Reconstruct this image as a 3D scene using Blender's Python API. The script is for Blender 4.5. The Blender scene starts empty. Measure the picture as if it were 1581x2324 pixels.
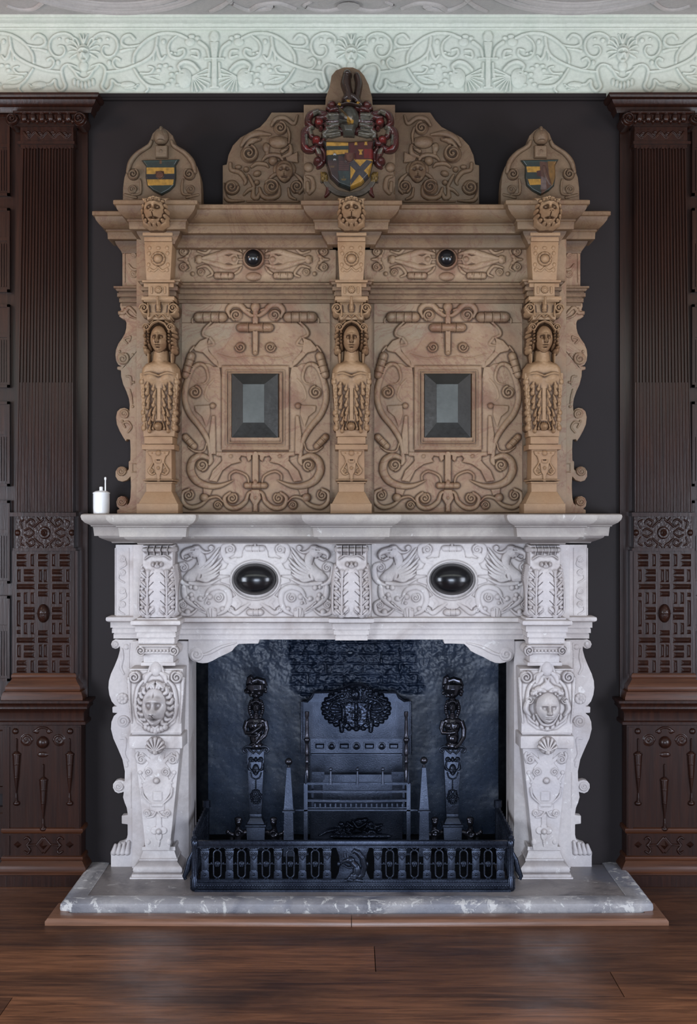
import bpy, bmesh, math, random
import numpy as np
from mathutils import Matrix, Vector
from mathutils.geometry import tessellate_polygon

# ------------------------------------------------------------------ frame of reference
F, D, H, CX, CY = 2816.0, 5.5, 1.618, 790.5, 1162.0     # focal length (px), camera distance to wall, eye height
XM = 0.0125                                             # the chimneypiece's axis of symmetry
def S(Y): return (D + Y) / F
def X(px, Y): return (px - CX) * S(Y)
def Z(py, Y): return H - (py - CY) * S(Y)
def zoom(x0, y0, sc):
    return lambda pts: [(x0 + u / sc, y0 + v / sc) for u, v in pts]

col = bpy.context.scene.collection
random.seed(4); rng = np.random.RandomState(5)

# ------------------------------------------------------------------ materials
def nodes(name):
    m = bpy.data.materials.new(name); m.use_nodes = True
    nt = m.node_tree; nt.nodes.clear()
    out = nt.nodes.new('ShaderNodeOutputMaterial'); b = nt.nodes.new('ShaderNodeBsdfPrincipled')
    nt.links.new(b.outputs[0], out.inputs[0])
    return m, nt, b
def N(nt, t, **kw):
    n = nt.nodes.new(t)
    for k, v in kw.items():
        if k in n.inputs: n.inputs[k].default_value = v
        else: setattr(n, k, v)
    return n
def mix(nt, fac, a, b, mode='MIX'):
    n = nt.nodes.new('ShaderNodeMix'); n.data_type = 'RGBA'; n.blend_type = mode; n.clamp_factor = True
    for sock, v in ((n.inputs[0], fac), (n.inputs[6], a), (n.inputs[7], b)):
        if isinstance(v, (int, float)): sock.default_value = v
        elif isinstance(v, tuple): sock.default_value = (*v, 1)
        else: nt.links.new(v, sock)
    return n.outputs[2]
def ramp(nt, src, a, b, lo=0.0, hi=1.0):
    n = nt.nodes.new('ShaderNodeMapRange'); n.clamp = True
    nt.links.new(src, n.inputs[0])
    n.inputs[1].default_value = a; n.inputs[2].default_value = b
    n.inputs[3].default_value = lo; n.inputs[4].default_value = hi
    return n.outputs[0]
def noise(nt, co, sc, det=4, rough=.55, dist=0.0, stretch=None):
    if stretch:
        mp = nt.nodes.new('ShaderNodeMapping'); mp.inputs['Scale'].default_value = stretch
        nt.links.new(co, mp.inputs[0]); co = mp.outputs[0]
    n = N(nt, 'ShaderNodeTexNoise', Scale=sc, Detail=det, Roughness=rough, Distortion=dist)
    nt.links.new(co, n.inputs['Vector']); return n.outputs['Fac']
def bump(nt, b, src, strength, dist):
    n = N(nt, 'ShaderNodeBump', Strength=strength, Distance=dist)
    nt.links.new(src, n.inputs['Height']); nt.links.new(n.outputs[0], b.inputs['Normal'])
def attr(nt, name):
    n = nt.nodes.new('ShaderNodeAttribute'); n.attribute_name = name; return n

def stone(name, ca, cb, cc, cd, veins, grime, rough=.6, grime_amt=.75, spots=None, spot0=.63):
    m, nt, b = nodes(name)
    co = nt.nodes.new('ShaderNodeTexCoord').outputs['Object']
    c = mix(nt, ramp(nt, noise(nt, co, 2.2, 3), .42, .6), ca, cb)
    c = mix(nt, ramp(nt, noise(nt, co, 5.5, 5, .6, .6), .5, .68), c, cc)
    c = mix(nt, ramp(nt, noise(nt, co, 1.3, 4, .6, 1.2), .52, .66), c, cd)
    if veins:
        v = noise(nt, co, 3.1, 6, .62, 2.4)
        vv = N(nt, 'ShaderNodeMath', operation='SUBTRACT'); nt.links.new(v, vv.inputs[0]); vv.inputs[1].default_value = .5
        va = N(nt, 'ShaderNodeMath', operation='ABSOLUTE'); nt.links.new(vv.outputs[0], va.inputs[0])
        c = mix(nt, ramp(nt, va.outputs[0], 0, .022, .5, 0), c, veins)
    fine = noise(nt, co, 60, 5, .7)
    c = mix(nt, ramp(nt, fine, .3, .75, .0, .35), c, tuple(x * .62 for x in ca))
    if spots:
        c = mix(nt, ramp(nt, noise(nt, co, 17, 5, .72, .6), spot0, spot0 + .05, 0, .75), c, spots)
    g = ramp(nt, attr(nt, 'cav').outputs['Fac'], .02, .5, 0, grime_amt)  # shade of the crevices painted into the base colour, with some soiling
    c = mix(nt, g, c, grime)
    nt.links.new(c, b.inputs['Base Color'])
    b.inputs['Roughness'].default_value = rough
    b.inputs['Specular IOR Level'].default_value = .35
    bump(nt, b, noise(nt, co, 95, 6, .7), .45, .004)
    return m
def metal(name, c, rough=.35, sc=70, bs=.4, spec=.7, bd=.003, tint=None, metallic=0.0):
    m, nt, b = nodes(name); b.inputs['Metallic'].default_value = metallic
    co = nt.nodes.new('ShaderNodeTexCoord').outputs['Object']
    n = noise(nt, co, sc, 5, .65)
    col_ = mix(nt, ramp(nt, noise(nt, co, 7, 4, .6), .35, .7), c, tint or tuple(x * 1.8 for x in c))
    nt.links.new(col_, b.inputs['Base Color'])
    nt.links.new(ramp(nt, n, .3, .7, rough * .75, min(1, rough * 1.3)), b.inputs['Roughness'])
    b.inputs['Specular IOR Level'].default_value = spec
    bump(nt, b, n, bs, bd)
    return m
def woodmat(name, c1, c2, axis='Z', rough=.35, grime=(.004, .002, .002), spec=.5):
    m, nt, b = nodes(name)
    co = nt.nodes.new('ShaderNodeTexCoord').outputs['Object']
    st = (22, 22, 1.3) if axis == 'Z' else (1.3, 22, 22)
    g = noise(nt, co, 3, 6, .65, .4, st)
    c = mix(nt, ramp(nt, g, .35, .7), c1, c2)
    c = mix(nt, ramp(nt, noise(nt, co, 1.7, 3), .4, .7, 0, .6), c, tuple(x * .45 for x in c1))
    c = mix(nt, ramp(nt, attr(nt, 'cav').outputs['Fac'], .1, 1.2, 0, .6), c, grime)  # hollows of the carving get painted shade here too
    nt.links.new(c, b.inputs['Base Color'])
    b.inputs['Roughness'].default_value = rough
    b.inputs['Specular IOR Level'].default_value = spec
    bump(nt, b, g, .3, .002)
    return m

M = {}
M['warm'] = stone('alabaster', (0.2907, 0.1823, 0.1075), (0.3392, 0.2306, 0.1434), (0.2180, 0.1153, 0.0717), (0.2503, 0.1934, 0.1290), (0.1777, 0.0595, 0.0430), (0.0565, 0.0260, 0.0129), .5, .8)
M['cornice'] = stone('alabaster_cornice', (0.1848, 0.1085, 0.0575), (0.2260, 0.1396, 0.0776), (0.1369, 0.0774, 0.0432), (0.1712, 0.1177, 0.0691), (0.1163, 0.0433, 0.0287), (0.0410, 0.0186, 0.0086), .5, .8)  # browner stone, with the dimness high up put into its colour
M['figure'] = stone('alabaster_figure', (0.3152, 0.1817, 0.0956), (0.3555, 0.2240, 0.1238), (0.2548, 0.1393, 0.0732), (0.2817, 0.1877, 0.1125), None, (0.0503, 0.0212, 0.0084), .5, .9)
M['crest'] = stone('alabaster_aged', (0.1459, 0.0916, 0.0529), (0.1740, 0.1153, 0.0696), (0.1122, 0.0681, 0.0408), (0.1291, 0.0942, 0.0600), (0.1010, 0.0472, 0.0289), (0.0337, 0.0158, 0.0081), .55, .8)  # alabaster darkened, the dim light at the top painted into its colour
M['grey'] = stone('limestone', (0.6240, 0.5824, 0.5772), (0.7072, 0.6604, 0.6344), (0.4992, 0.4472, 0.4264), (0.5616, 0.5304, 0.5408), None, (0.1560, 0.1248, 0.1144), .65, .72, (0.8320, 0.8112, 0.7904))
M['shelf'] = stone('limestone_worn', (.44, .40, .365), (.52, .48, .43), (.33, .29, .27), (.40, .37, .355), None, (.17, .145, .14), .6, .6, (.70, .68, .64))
M['hearth'] = stone('hearth_stone', (.19, .165, .155), (.28, .25, .235), (.085, .075, .078), (.15, .155, .185), None, (.06, .05, .045), .3, .5, (.62, .60, .56))
M['hearth_edge'] = stone('hearth_stone_edge', (.30, .29, .30), (.46, .44, .43), (.15, .15, .17), (.24, .25, .29), None, (.06, .05, .045), .28, .5, (.72, .70, .66), spot0=.55)
M['plaster'] = stone('plaster', (.60, .655, .58), (.64, .69, .62), (.57, .635, .56), (.60, .65, .59), None, (.26, .30, .26), .8, .42)
M['ceil'] = stone('ceiling_plaster', (.40, .385, .37), (.44, .42, .41), (.37, .36, .35), (.41, .40, .39), None, (.16, .15, .14), .8, .6)
M['iron'] = metal('black_iron', (.016, .021, .036), .27, 90, .15, .5, metallic=.8, tint=(.045, .055, .08))
M['iron_fender'] = metal('fender_iron', (.020, .026, .042), .30, 160, .3, .5, metallic=.85, tint=(.05, .06, .085))
M['iron_gloss'] = metal('polished_black_iron', (.05, .05, .062), .17, 60, .12, .6, metallic=.85)
M['iron_dull'] = metal('grate_iron', (.040, .050, .075), .33, 160, .4, .5, metallic=.9, tint=(.085, .10, .14))
M['marble'] = metal('black_marble', (.006, .006, .007), .2, 20, .05, .6)
M['slate'] = metal('slate', (.017, .017, .015), .45, 60, .2, .4)
M['slate_top'] = metal('slate_polished', (.055, .06, .056), .45, 40, .2, .4)  # lighter copy of the slate for the tablet's flat face
M['wood'] = woodmat('dark_oak', (0.0320, 0.0100, 0.0054), (0.0117, 0.0042, 0.0032), 'Z', .30, spec=.35)
M['wood_light'] = woodmat('oak_moulding', (0.0880, 0.0288, 0.0112), (0.0360, 0.0128, 0.0072), 'X', .3, spec=.4)
M['kerb'] = woodmat('oak_kerb', (.27, .13, .075), (.15, .07, .04), 'X', .3)
M['white'] = metal('white_ceramic', (.9, .92, .93), .3, 10, .02, .4, tint=(.95, .95, .95))

def m_paint():
    m, nt, b = nodes('heraldic_paint')
    co = nt.nodes.new('ShaderNodeTexCoord').outputs['Object']
    a = attr(nt, 'col')
    c = mix(nt, ramp(nt, noise(nt, co, 45, 4, .6), .4, .75, 0.3, .75), a.outputs['Color'], (.018, .014, .011))
    c = mix(nt, ramp(nt, attr(nt, 'cav').outputs['Fac'], .05, .8, 0, .8), c, (.012, .008, .006))  # crevice shade painted over the heraldic colours
    nt.links.new(c, b.inputs['Base Color']); b.inputs['Roughness'].default_value = .3
    return m
M['paint'] = m_paint()

def m_wall():
    m, nt, b = nodes('dark_wall_paint')
    co = nt.nodes.new('ShaderNodeTexCoord').outputs['Object']
    c = mix(nt, ramp(nt, noise(nt, co, 1.1, 3), .35, .7), (.0135, .0098, .0098), (.019, .0145, .0155))
    nt.links.new(c, b.inputs['Base Color']); b.inputs['Roughness'].default_value = .6; b.inputs['Specular IOR Level'].default_value = .22
    bump(nt, b, noise(nt, co, 40, 4), .15, .003); return m
M['wall'] = m_wall()

def m_soot():
    m, nt, b = nodes('blacked_brick')
    co = nt.nodes.new('ShaderNodeTexCoord').outputs['Object']
    n1 = noise(nt, co, 9, 5, .6)
    c = mix(nt, ramp(nt, n1, .35, .65), (.004, .0075, .017), (.010, .018, .038))
    nt.links.new(c, b.inputs['Base Color'])
    n2 = noise(nt, co, 85, 8, .8)
    nt.links.new(ramp(nt, n2, .35, .65, .2, .46), b.inputs['Roughness'])
    b.inputs['Specular IOR Level'].default_value = .65; b.inputs['Specular Tint'].default_value = (.62, .76, 1, 1)
    b.inputs['Coat Weight'].default_value = .2; b.inputs['Coat IOR'].default_value = 1.7; b.inputs['Coat Roughness'].default_value = .27; b.inputs['Coat Tint'].default_value = (.8, .88, 1, 1)
    mx = N(nt, 'ShaderNodeMath', operation='MULTIPLY_ADD')
    nt.links.new(n1, mx.inputs[0]); mx.inputs[1].default_value = .25; nt.links.new(n2, mx.inputs[2])
    bump(nt, b, mx.outputs[0], .55, .005); return m
M['soot'] = m_soot()
M['soot_dark'] = metal('soot_black', (.003, .004, .006), .7, 40, .3, .15)  # near-black colour stands in for the unlit void of the recess

def m_floor():
    m, nt, b = nodes('floorboards')
    co = nt.nodes.new('ShaderNodeTexCoord').outputs['Object']
    g = noise(nt, co, 2.5, 8, .68, .9, (1.1, 14, 14))
    g2 = noise(nt, co, 1.4, 5, .6, .3, (.8, 3, 3))
    c = mix(nt, ramp(nt, g, .32, .68), (.38, .155, .068), (.08, .030, .014))
    c = mix(nt, ramp(nt, g2, .48, .68, 0, .85), c, (.035, .016, .011))
    c = mix(nt, ramp(nt, attr(nt, 'tone').outputs['Fac'], 0, 1, 0, .65), c, (.028, .013, .010))
    sc_ = noise(nt, co, 6, 8, .8, .2, (1, 9, 9))
    c = mix(nt, ramp(nt, sc_, .69, .73, 0, .6), c, (.42, .33, .26))
    nt.links.new(c, b.inputs['Base Color'])
    nt.links.new(ramp(nt, noise(nt, co, 5, 5, .6), .3, .7, .27, .5), b.inputs['Roughness'])
    bump(nt, b, g, .35, .003); return m
M['floor'] = m_floor()

# ------------------------------------------------------------------ objects
def tag(o, label=None, cat=None, group=None, kind=None):
    if label: o['label'] = label
    if cat: o['category'] = cat
    if group: o['group'] = group
    if kind: o['kind'] = kind
    return o
def thing(name, label, cat, loc, group=None):
    o = bpy.data.objects.new(name, None); col.objects.link(o); o.location = loc; o.empty_display_size = .1
    return tag(o, label, cat, group)
def attach(o, parent):
    if parent is None: return
    o.parent = parent
    if parent.type == 'EMPTY': o.matrix_parent_inverse = Matrix.Translation(-Vector(parent.location))
def link(name, me, mat, parent, label=None):
    me.materials.clear(); me.materials.append(M[mat])
    o = bpy.data.objects.new(name, me); col.objects.link(o); attach(o, parent)
    if label: o['label'] = label
    return o
def mirrored(o, parent, name=None, dx=0.0, label=None):
    """a mirror-image twin of a part and its sub-parts on the other side of the axis"""
    me = o.data.copy(); n = len(me.vertices); a = np.empty(n * 3, 'f'); me.vertices.foreach_get('co', a)
    a[0::3] = 2 * XM - a[0::3] + dx; me.vertices.foreach_set('co', a); me.flip_normals(); me.update()
    c = bpy.data.objects.new(name or o.name.split('.')[0], me); col.objects.link(c); attach(c, parent)
    for ch in [x for x in bpy.data.objects if x.parent == o]: mirrored(ch, c, dx=dx)
    return c
def shifted(o, parent, dx, name=None):
    """a twin of a part and its sub-parts moved sideways"""
    c = o.copy(); col.objects.link(c); c.parent = None; attach(c, parent)
    c.location = Vector(o.location) + Vector((dx, 0, 0))
    for ch in [x for x in bpy.data.objects if x.parent == o]:
        d = ch.copy(); col.objects.link(d); d.parent = c
    return c

def merge(o, rel):
    """carving becomes one mesh with the part it is cut in"""
    with bpy.context.temp_override(active_object=o, selected_objects=[o, rel], selected_editable_objects=[o, rel], object=o):
        bpy.ops.object.join()
    return o
class MB:
    """collects shapes drawn in picture units on the plane Y and links them as ONE mesh"""
    def __init__(s, Y=0.0): s.Y = Y; s.s = S(Y); s.v = []; s.f = []; s.cav = {}
    def pt(s, px, py, d=0.0): return ((px - CX) * s.s, s.Y - d * s.s, H - (py - CY) * s.s)
    def add(s, vs, fs):
        o = len(s.v); s.v += [tuple(v) for v in vs]; s.f += [tuple(o + i for i in f) for f in fs]
    def hexa(s, c8):   # 4 back corners then 4 front corners, both in the same order
        s.add(c8, [(0, 1, 2, 3), (4, 7, 6, 5), (0, 4, 5, 1), (1, 5, 6, 2), (2, 6, 7, 3), (3, 7, 4, 0)])
    def box(s, x0, x1, y0, y1, d0, d1, taper=0, inset=0):
        """px box between depths d0 (back) and d1 (front); taper narrows the lower end; inset slopes the front"""
        q = []
        for d, i in ((d0, 0), (d1, inset)):
            q += [s.pt(x0 + i, y0 + i, d), s.pt(x1 - i, y0 + i, d), s.pt(x1 - taper - i, y1 - i, d), s.pt(x0 + taper + i, y1 - i, d)]
        s.hexa(q)
    def wbox(s, x0, x1, y0, y1, z0, z1):
        s.hexa([(x0, y1, z0), (x1, y1, z0), (x1, y1, z1), (x0, y1, z1), (x0, y0, z0), (x1, y0, z0), (x1, y0, z1), (x0, y0, z1)])
    def ell(s, px, py, d, rx, ry, rd, seg=20, rings=12):
        vs = []; fs = []
        for i in range(rings + 1):
            t = math.pi * i / rings
            for j in range(seg):
                a = 2 * math.pi * j / seg
                vs.append(s.pt(px + rx * math.sin(t) * math.cos(a), py - ry * math.cos(t), d + rd * math.sin(t) * math.sin(a)))
        for i in range(rings):
            for j in range(seg):
                k = (j + 1) % seg; fs.append((i * seg + j, i * seg + k, (i + 1) * seg + k, (i + 1) * seg + j))
        s.add(vs, fs)
    def ball(s, px, py, d, r, seg=18, rings=10): s.ell(px, py, d, r, r, r, seg, rings)
    def lathe(s, px, d, prof, seg=20, sq=False):
        """turned about a vertical axis; prof is a list of (radius, py)"""
        vs = []; fs = []; n = 4 if sq else seg
        for r, y in prof:
            for j in range(n):
                a = 2 * math.pi * (j + (.5 if sq else 0)) / n; k = r * (1.4142 if sq else 1)
                vs.append(s.pt(px + k * math.cos(a), y, d + k * math.sin(a)))
        for i in range(len(prof) - 1):
            for j in range(n):
                k = (j + 1) % n; fs.append((i * n + j, i * n + k, (i + 1) * n + k, (i + 1) * n + j))
        fs.append(tuple(range(n))); fs.append(tuple((len(prof) - 1) * n + j for j in range(n)))
        s.add(vs, fs)
    def tube(s, pts, rad, seg=8, world=False, flat=1.0):
        P_ = [Vector(p if world else s.pt(*p)) for p in pts]; k = 1 if world else s.s
        rad = [rad] * len(P_) if isinstance(rad, (int, float)) else list(np.interp(np.linspace(0, 1, len(P_)), np.linspace(0, 1, len(rad)), rad))
        vs = []; fs = []; up = Vector((0, 1, 0))
        for i, p in enumerate(P_):
            t = (P_[min(i + 1, len(P_) - 1)] - P_[max(i - 1, 0)]).normalized()
            u = up if abs(t.dot(up)) < .9 else Vector((1, 0, 0))
            a = t.cross(u).normalized(); b_ = t.cross(a).normalized()
            for j in range(seg):
                w = 2 * math.pi * j / seg
                vs.append(p + a * math.cos(w) * rad[i] * k + b_ * math.sin(w) * rad[i] * k * flat)
        n = len(P_)
        for i in range(n - 1):
            for j in range(seg):
                q = (j + 1) % seg; fs.append((i * seg + j, i * seg + q, (i + 1) * seg + q, (i + 1) * seg + j))
        fs.append(tuple(range(seg))); fs.append(tuple((n - 1) * seg + j for j in range(seg)))
        s.add(vs, fs)
    def prism(s, pts, d0, d1):
        n = len(pts)
        vs = [s.pt(x, y, d0) for x, y in pts] + [s.pt(x, y, d1) for x, y in pts]
        tri = tessellate_polygon([[Vector((x, y, 0)) for x, y in pts]])
        s.add(vs, [tuple(t) for t in tri] + [tuple(n + i for i in reversed(t)) for t in tri] + [(i, (i + 1) % n, n + (i + 1) % n, n + i) for i in range(n)])
    def sweep(s, prof, path, caps=True):
        """prof: (out, z) outline in metres; path: plan points (x, y) left to right, outward is towards the room"""
        n = len(path); m = len(prof); vs = []; fs = []
        for i in range(n):
            def nrm(a, b):
                dx, dy = b[0] - a[0], b[1] - a[1]; L = math.hypot(dx, dy); return (dy / L, -dx / L)
            ns = []
            if i > 0: ns.append(nrm(path[i - 1], path[i]))
            if i < n - 1: ns.append(nrm(path[i], path[i + 1]))
            if len(ns) == 2:
                k = 1 + ns[0][0] * ns[1][0] + ns[0][1] * ns[1][1]
                nx, ny = (ns[0][0] + ns[1][0]) / k, (ns[0][1] + ns[1][1]) / k
            else: nx, ny = ns[0]
            for j_, (o, z) in enumerate(prof):
                m_ = max(q[0] for q in prof if abs(q[1] - z) < .022) - o
                if 0 < j_ < m - 1 and o >= 0: s.cav[len(s.v) + len(vs)] = min(1, max(0, m_ - .002) / .022) * .42  # cav also paints shade into the moulding recesses
                vs.append((path[i][0] + nx * o, path[i][1] + ny * o, z))
        for i in range(n - 1):
            for j in range(m - 1): fs.append((i * m + j, i * m + j + 1, (i + 1) * m + j + 1, (i + 1) * m + j))
        # close the back with a sheet between the first and last profile points
        for i in range(n - 1): fs.append((i * m, (i + 1) * m, (i + 1) * m + m - 1, i * m + m - 1))
        s.add(vs, fs)
    def build(s, name, mat, parent=None, smooth=40, label=None, bevel=0, remesh=0, it=4):
        me = bpy.data.meshes.new(name); me.from_pydata(s.v, [], s.f); me.update()
        bm = bmesh.new(); bm.from_mesh(me)
        bmesh.ops.recalc_face_normals(bm, faces=bm.faces)
        if bevel:
            es = [e for e in bm.edges if len(e.link_faces) == 2 and e.calc_face_angle(0) > .6]
            bmesh.ops.bevel(bm, geom=es, offset=bevel, segments=2, affect='EDGES', clamp_overlap=True, profile=.6)
        bm.to_mesh(me); bm.free()
        if remesh:
            t = bpy.data.objects.new('tmp', me); col.objects.link(t)
            md = t.modifiers.new('r', 'REMESH'); md.mode = 'VOXEL'; md.voxel_size = remesh
            sm = t.modifiers.new('s', 'SMOOTH'); sm.factor = .5; sm.iterations = it
            dg = bpy.context.evaluated_depsgraph_get()
            me2 = bpy.data.meshes.new_from_object(t.evaluated_get(dg)); bpy.data.objects.remove(t); me = me2
            me.shade_smooth()
        elif smooth:
            me.shade_smooth(); me.set_sharp_from_angle(angle=math.radians(smooth))
        me.name = name
        if s.cav and not bevel and not remesh:
            cv = np.zeros(len(me.vertices), 'f')
            for i_, c_ in s.cav.items(): cv[i_] = c_
            at = me.attributes.new('cav', 'FLOAT', 'POINT'); at.data.foreach_set('value', cv)
        return link(name, me, mat, parent, label)

# ------------------------------------------------------------------ carved relief
def cr(pts, n=7):
    """smooth curve through the points"""
    p = [pts[0]] + list(pts) + [pts[-1]]; out = []
    for i in range(1, len(p) - 2):
        a, b, c, d = (np.array(q, float) for q in p[i - 1:i + 3])
        for k in range(n):
            t = k / n
            out.append(tuple(.5 * (2 * b + (c - a) * t + (2 * a - 5 * b + 4 * c - d) * t * t + (3 * b - a - 3 * c + d) * t ** 3)))
    out.append(tuple(pts[-1])); return out
def spiral(cx, cy, r, turns=1.6, a0=0.0, dr=1, r1=.12, n=34):
    out = []
    for i in range(n + 1):
        t = i / n; rr = r * ((1 - t) * (1 - r1) + r1); a = a0 + dr * turns * 2 * math.pi * t
        out.append((cx + rr * math.cos(a), cy + rr * math.sin(a)))
    return out
def blur(a, r):
    r = max(1, int(r))
    for _ in range(2):
        for ax in (0, 1):
            p = np.concatenate([np.repeat(a.take([0], ax), r, ax), a, np.repeat(a.take([-1], ax), r, ax)], ax)
            c = np.cumsum(p, ax); z = np.zeros_like(c.take([0], ax)); c = np.concatenate([z, c], ax)
            n = a.shape[ax]
            a = (c.take(range(2 * r + 1, 2 * r + 1 + n), ax) - c.take(range(0, n), ax)) / (2 * r + 1)
    return a
class R:
    """a height field carved with strokes, scrolls, plates and faces, in picture units"""
    def __init__(s, x0, y0, x1, y1, st=1.0, base=0.0, sym=None, symy=None):
        s.xs = np.arange(x0, x1 + st * .5, st); s.ys = np.arange(y0, y1 + st * .5, st); s.st = st
        s.h = np.full((len(s.ys), len(s.xs)), float(base)); s.base = base
        s.sym = sym; s.symy = symy; s.col = None; s.mask = None
    def win(s, a, b, c, d):
        i0, i1 = np.searchsorted(s.xs, [a, c]); j0, j1 = np.searchsorted(s.ys, [b, d])
        if i1 <= i0 or j1 <= j0: return None
        w = (slice(j0, j1), slice(i0, i1)); x, y = np.meshgrid(s.xs[i0:i1], s.ys[j0:j1]); return w, x, y
    def reps(s):
        r = [(1, 1)]
        if s.sym is not None: r.append((-1, 1))
        if s.symy is not None: r += [(a, -1) for a, _ in list(r)]
        return r
    def mp(s, p, k): return ((p[0] if k[0] > 0 else 2 * s.sym - p[0]), (p[1] if k[1] > 0 else 2 * s.symy - p[1]))
    def put(s, w, v, mode):
        if mode == 'max': s.h[w] = np.maximum(s.h[w], v)
        elif mode == 'add': s.h[w] += v
        elif mode == 'sub': s.h[w] -= v
    def stroke(s, pts, w, h, prof='round', mode='max', curve=True, bev=1.5, base=0.0):
        if curve and len(pts) > 2: pts = cr(pts)
        n = len(pts); ws = [w] * n if isinstance(w, (int, float)) else list(np.interp(np.linspace(0, 1, n), np.linspace(0, 1, len(w)), w))
        for k in s.reps():
            q = [s.mp(p, k) for p in pts]; mw = max(ws) + 1
            W = s.win(min(p[0] for p in q) - mw, min(p[1] for p in q) - mw, max(p[0] for p in q) + mw, max(p[1] for p in q) + mw)
            if W is None: continue
            w_, x, y = W; best = np.zeros_like(x)
            for i in range(n - 1):
                (ax, ay), (bx, by) = q[i], q[i + 1]; m_ = max(ws[i], ws[i + 1]) + 1
                i0, i1 = np.searchsorted(x[0], [min(ax, bx) - m_, max(ax, bx) + m_]); j0, j1 = np.searchsorted(y[:, 0], [min(ay, by) - m_, max(ay, by) + m_])
                if i1 <= i0 or j1 <= j0: continue
                xx = x[j0:j1, i0:i1]; yy = y[j0:j1, i0:i1]
                dx, dy = bx - ax, by - ay; L = dx * dx + dy * dy + 1e-9
                t = np.clip(((xx - ax) * dx + (yy - ay) * dy) / L, 0, 1)
                dd = np.hypot(xx - ax - t * dx, yy - ay - t * dy); wd = np.maximum(ws[i] + (ws[i + 1] - ws[i]) * t, .3)
                u = np.clip(1 - dd / wd, 0, 1)
                if prof == 'round': v = np.sqrt(np.clip(1 - (1 - u) ** 2, 0, 1))
                elif prof == 'soft': v = u * u * (3 - 2 * u)
                else: v = np.clip(u * wd / bev, 0, 1)
                best[j0:j1, i0:i1] = np.maximum(best[j0:j1, i0:i1], v * (np.minimum(1, wd / max(ws) + .35) if prof != 'flat' else 1))
            if mode == 'max': s.h[w_] = np.where(best > 0, np.maximum(s.h[w_], base + h * best), s.h[w_])
            else: s.put(w_, h * best, mode)
    def ell(s, cx, cy, rx, ry, h, ang=0.0, prof='round', mode='max', base=0.0, bev=2.0):
        for k in s.reps():
            c = s.mp((cx, cy), k); a = ang * k[0] * k[1]; m_ = max(rx, ry) + 1
            W = s.win(c[0] - m_, c[1] - m_, c[0] + m_, c[1] + m_)
            if W is None: continue
            w_, x, y = W; X_ = (x - c[0]) * math.cos(a) + (y - c[1]) * math.sin(a); Y_ = -(x - c[0]) * math.sin(a) + (y - c[1]) * math.cos(a)
            r = np.hypot(X_ / rx, Y_ / ry)
            if prof == 'round': v = np.sqrt(np.clip(1 - r * r, 0, 1))
            elif prof == 'soft': v = np.clip(1 - r * r, 0, 1) ** 1.5
            elif prof == 'ring': v = np.sqrt(np.clip(1 - ((1 - r) * min(rx, ry) / bev - 1) ** 2, 0, 1))
            else: v = np.clip((1 - r) * min(rx, ry) / bev, 0, 1)
            if mode == 'max': s.h[w_] = np.where(v > 0, np.maximum(s.h[w_], base + h * v), s.h[w_])
            else: s.put(w_, h * v, mode)
    def gauss(s, cx, cy, sx, sy, h, ang=0.0):
        W = s.win(cx - 3 * max(sx, sy), cy - 3 * max(sx, sy), cx + 3 * max(sx, sy), cy + 3 * max(sx, sy))
        if W is None: return
        w_, x, y = W; X_ = (x - cx) * math.cos(ang) + (y - cy) * math.sin(ang); Y_ = -(x - cx) * math.sin(ang) + (y - cy) * math.cos(ang)
        s.h[w_] += h * np.exp(-.5 * ((X_ / sx) ** 2 + (Y_ / sy) ** 2))
    def sdf(s, q):
        x, y = np.meshgrid(s.xs, s.ys); d = np.full(x.shape, 1e9); ins = np.zeros(x.shape, bool); n = len(q)
        for i in range(n):
            (ax, ay), (bx, by) = q[i], q[(i + 1) % n]; dx, dy = bx - ax, by - ay
            t = np.clip(((x - ax) * dx + (y - ay) * dy) / (dx * dx + dy * dy + 1e-9), 0, 1)
            d = np.minimum(d, np.hypot(x - ax - t * dx, y - ay - t * dy))
            if ay != by:
                c = ((ay > y) != (by > y)) & (x < (bx - ax) * (y - ay) / (by - ay) + ax); ins ^= c
        return np.where(ins, d, -d)
    def poly(s, pts, h, bev=2.0, mode='max', base=0.0, curve=False, roof=False):
        if curve: pts = cr(list(pts) + [pts[0]])[:-1]
        mx_ = sum(p[0] for p in pts) / len(pts)
        for k in s.reps():
            p2_ = pts if s.sym is None or len(s.reps()) == 1 else [((s.sym - math.copysign(bev + 1, mx_ - s.sym)) if abs(p[0] - s.sym) < .8 else p[0], p[1]) for p in pts]
            q = [s.mp(p, k) for p in p2_]; d = s.sdf(q)
            v = np.clip(d / bev, 0, 1)
            if not roof: v = np.sqrt(np.clip(1 - (1 - v) ** 2, 0, 1))
            if mode == 'max': s.h = np.where(d > 0, np.maximum(s.h, base + h * v), s.h)
            elif mode == 'sub': s.h -= h * v
            else: s.h += h * v
    def rect(s, x0, y0, x1, y1, h, bev=2.0, **k): s.poly([(x0, y0), (x1, y0), (x1, y1), (x0, y1)], h, bev, **k)
    def paint(s, pts, c):
        if s.col is None: s.col = np.zeros(s.h.shape + (3,))
        for k in s.reps():
            q = [s.mp(p, k) for p in pts]; s.col[s.sdf(q) > 0] = c
    def paintall(s, c):
        s.col = np.zeros(s.h.shape + (3,)); s.col[:] = c
    def volute(s, cx, cy, r, h=6, dr=1, a0=0.0, base=0.0, turns=1.75):
        """a rolled scroll end"""
        s.ell(cx, cy, r, r, h * .55, prof='flat', bev=max(1.5, r * .25), base=base)
        s.stroke(spiral(cx, cy, r * .86, turns, a0, dr), [r * .2, r * .17, r * .13], h, base=base, curve=False)
        s.ell(cx, cy, r * .2, r * .2, h * 1.15, base=base)
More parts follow.
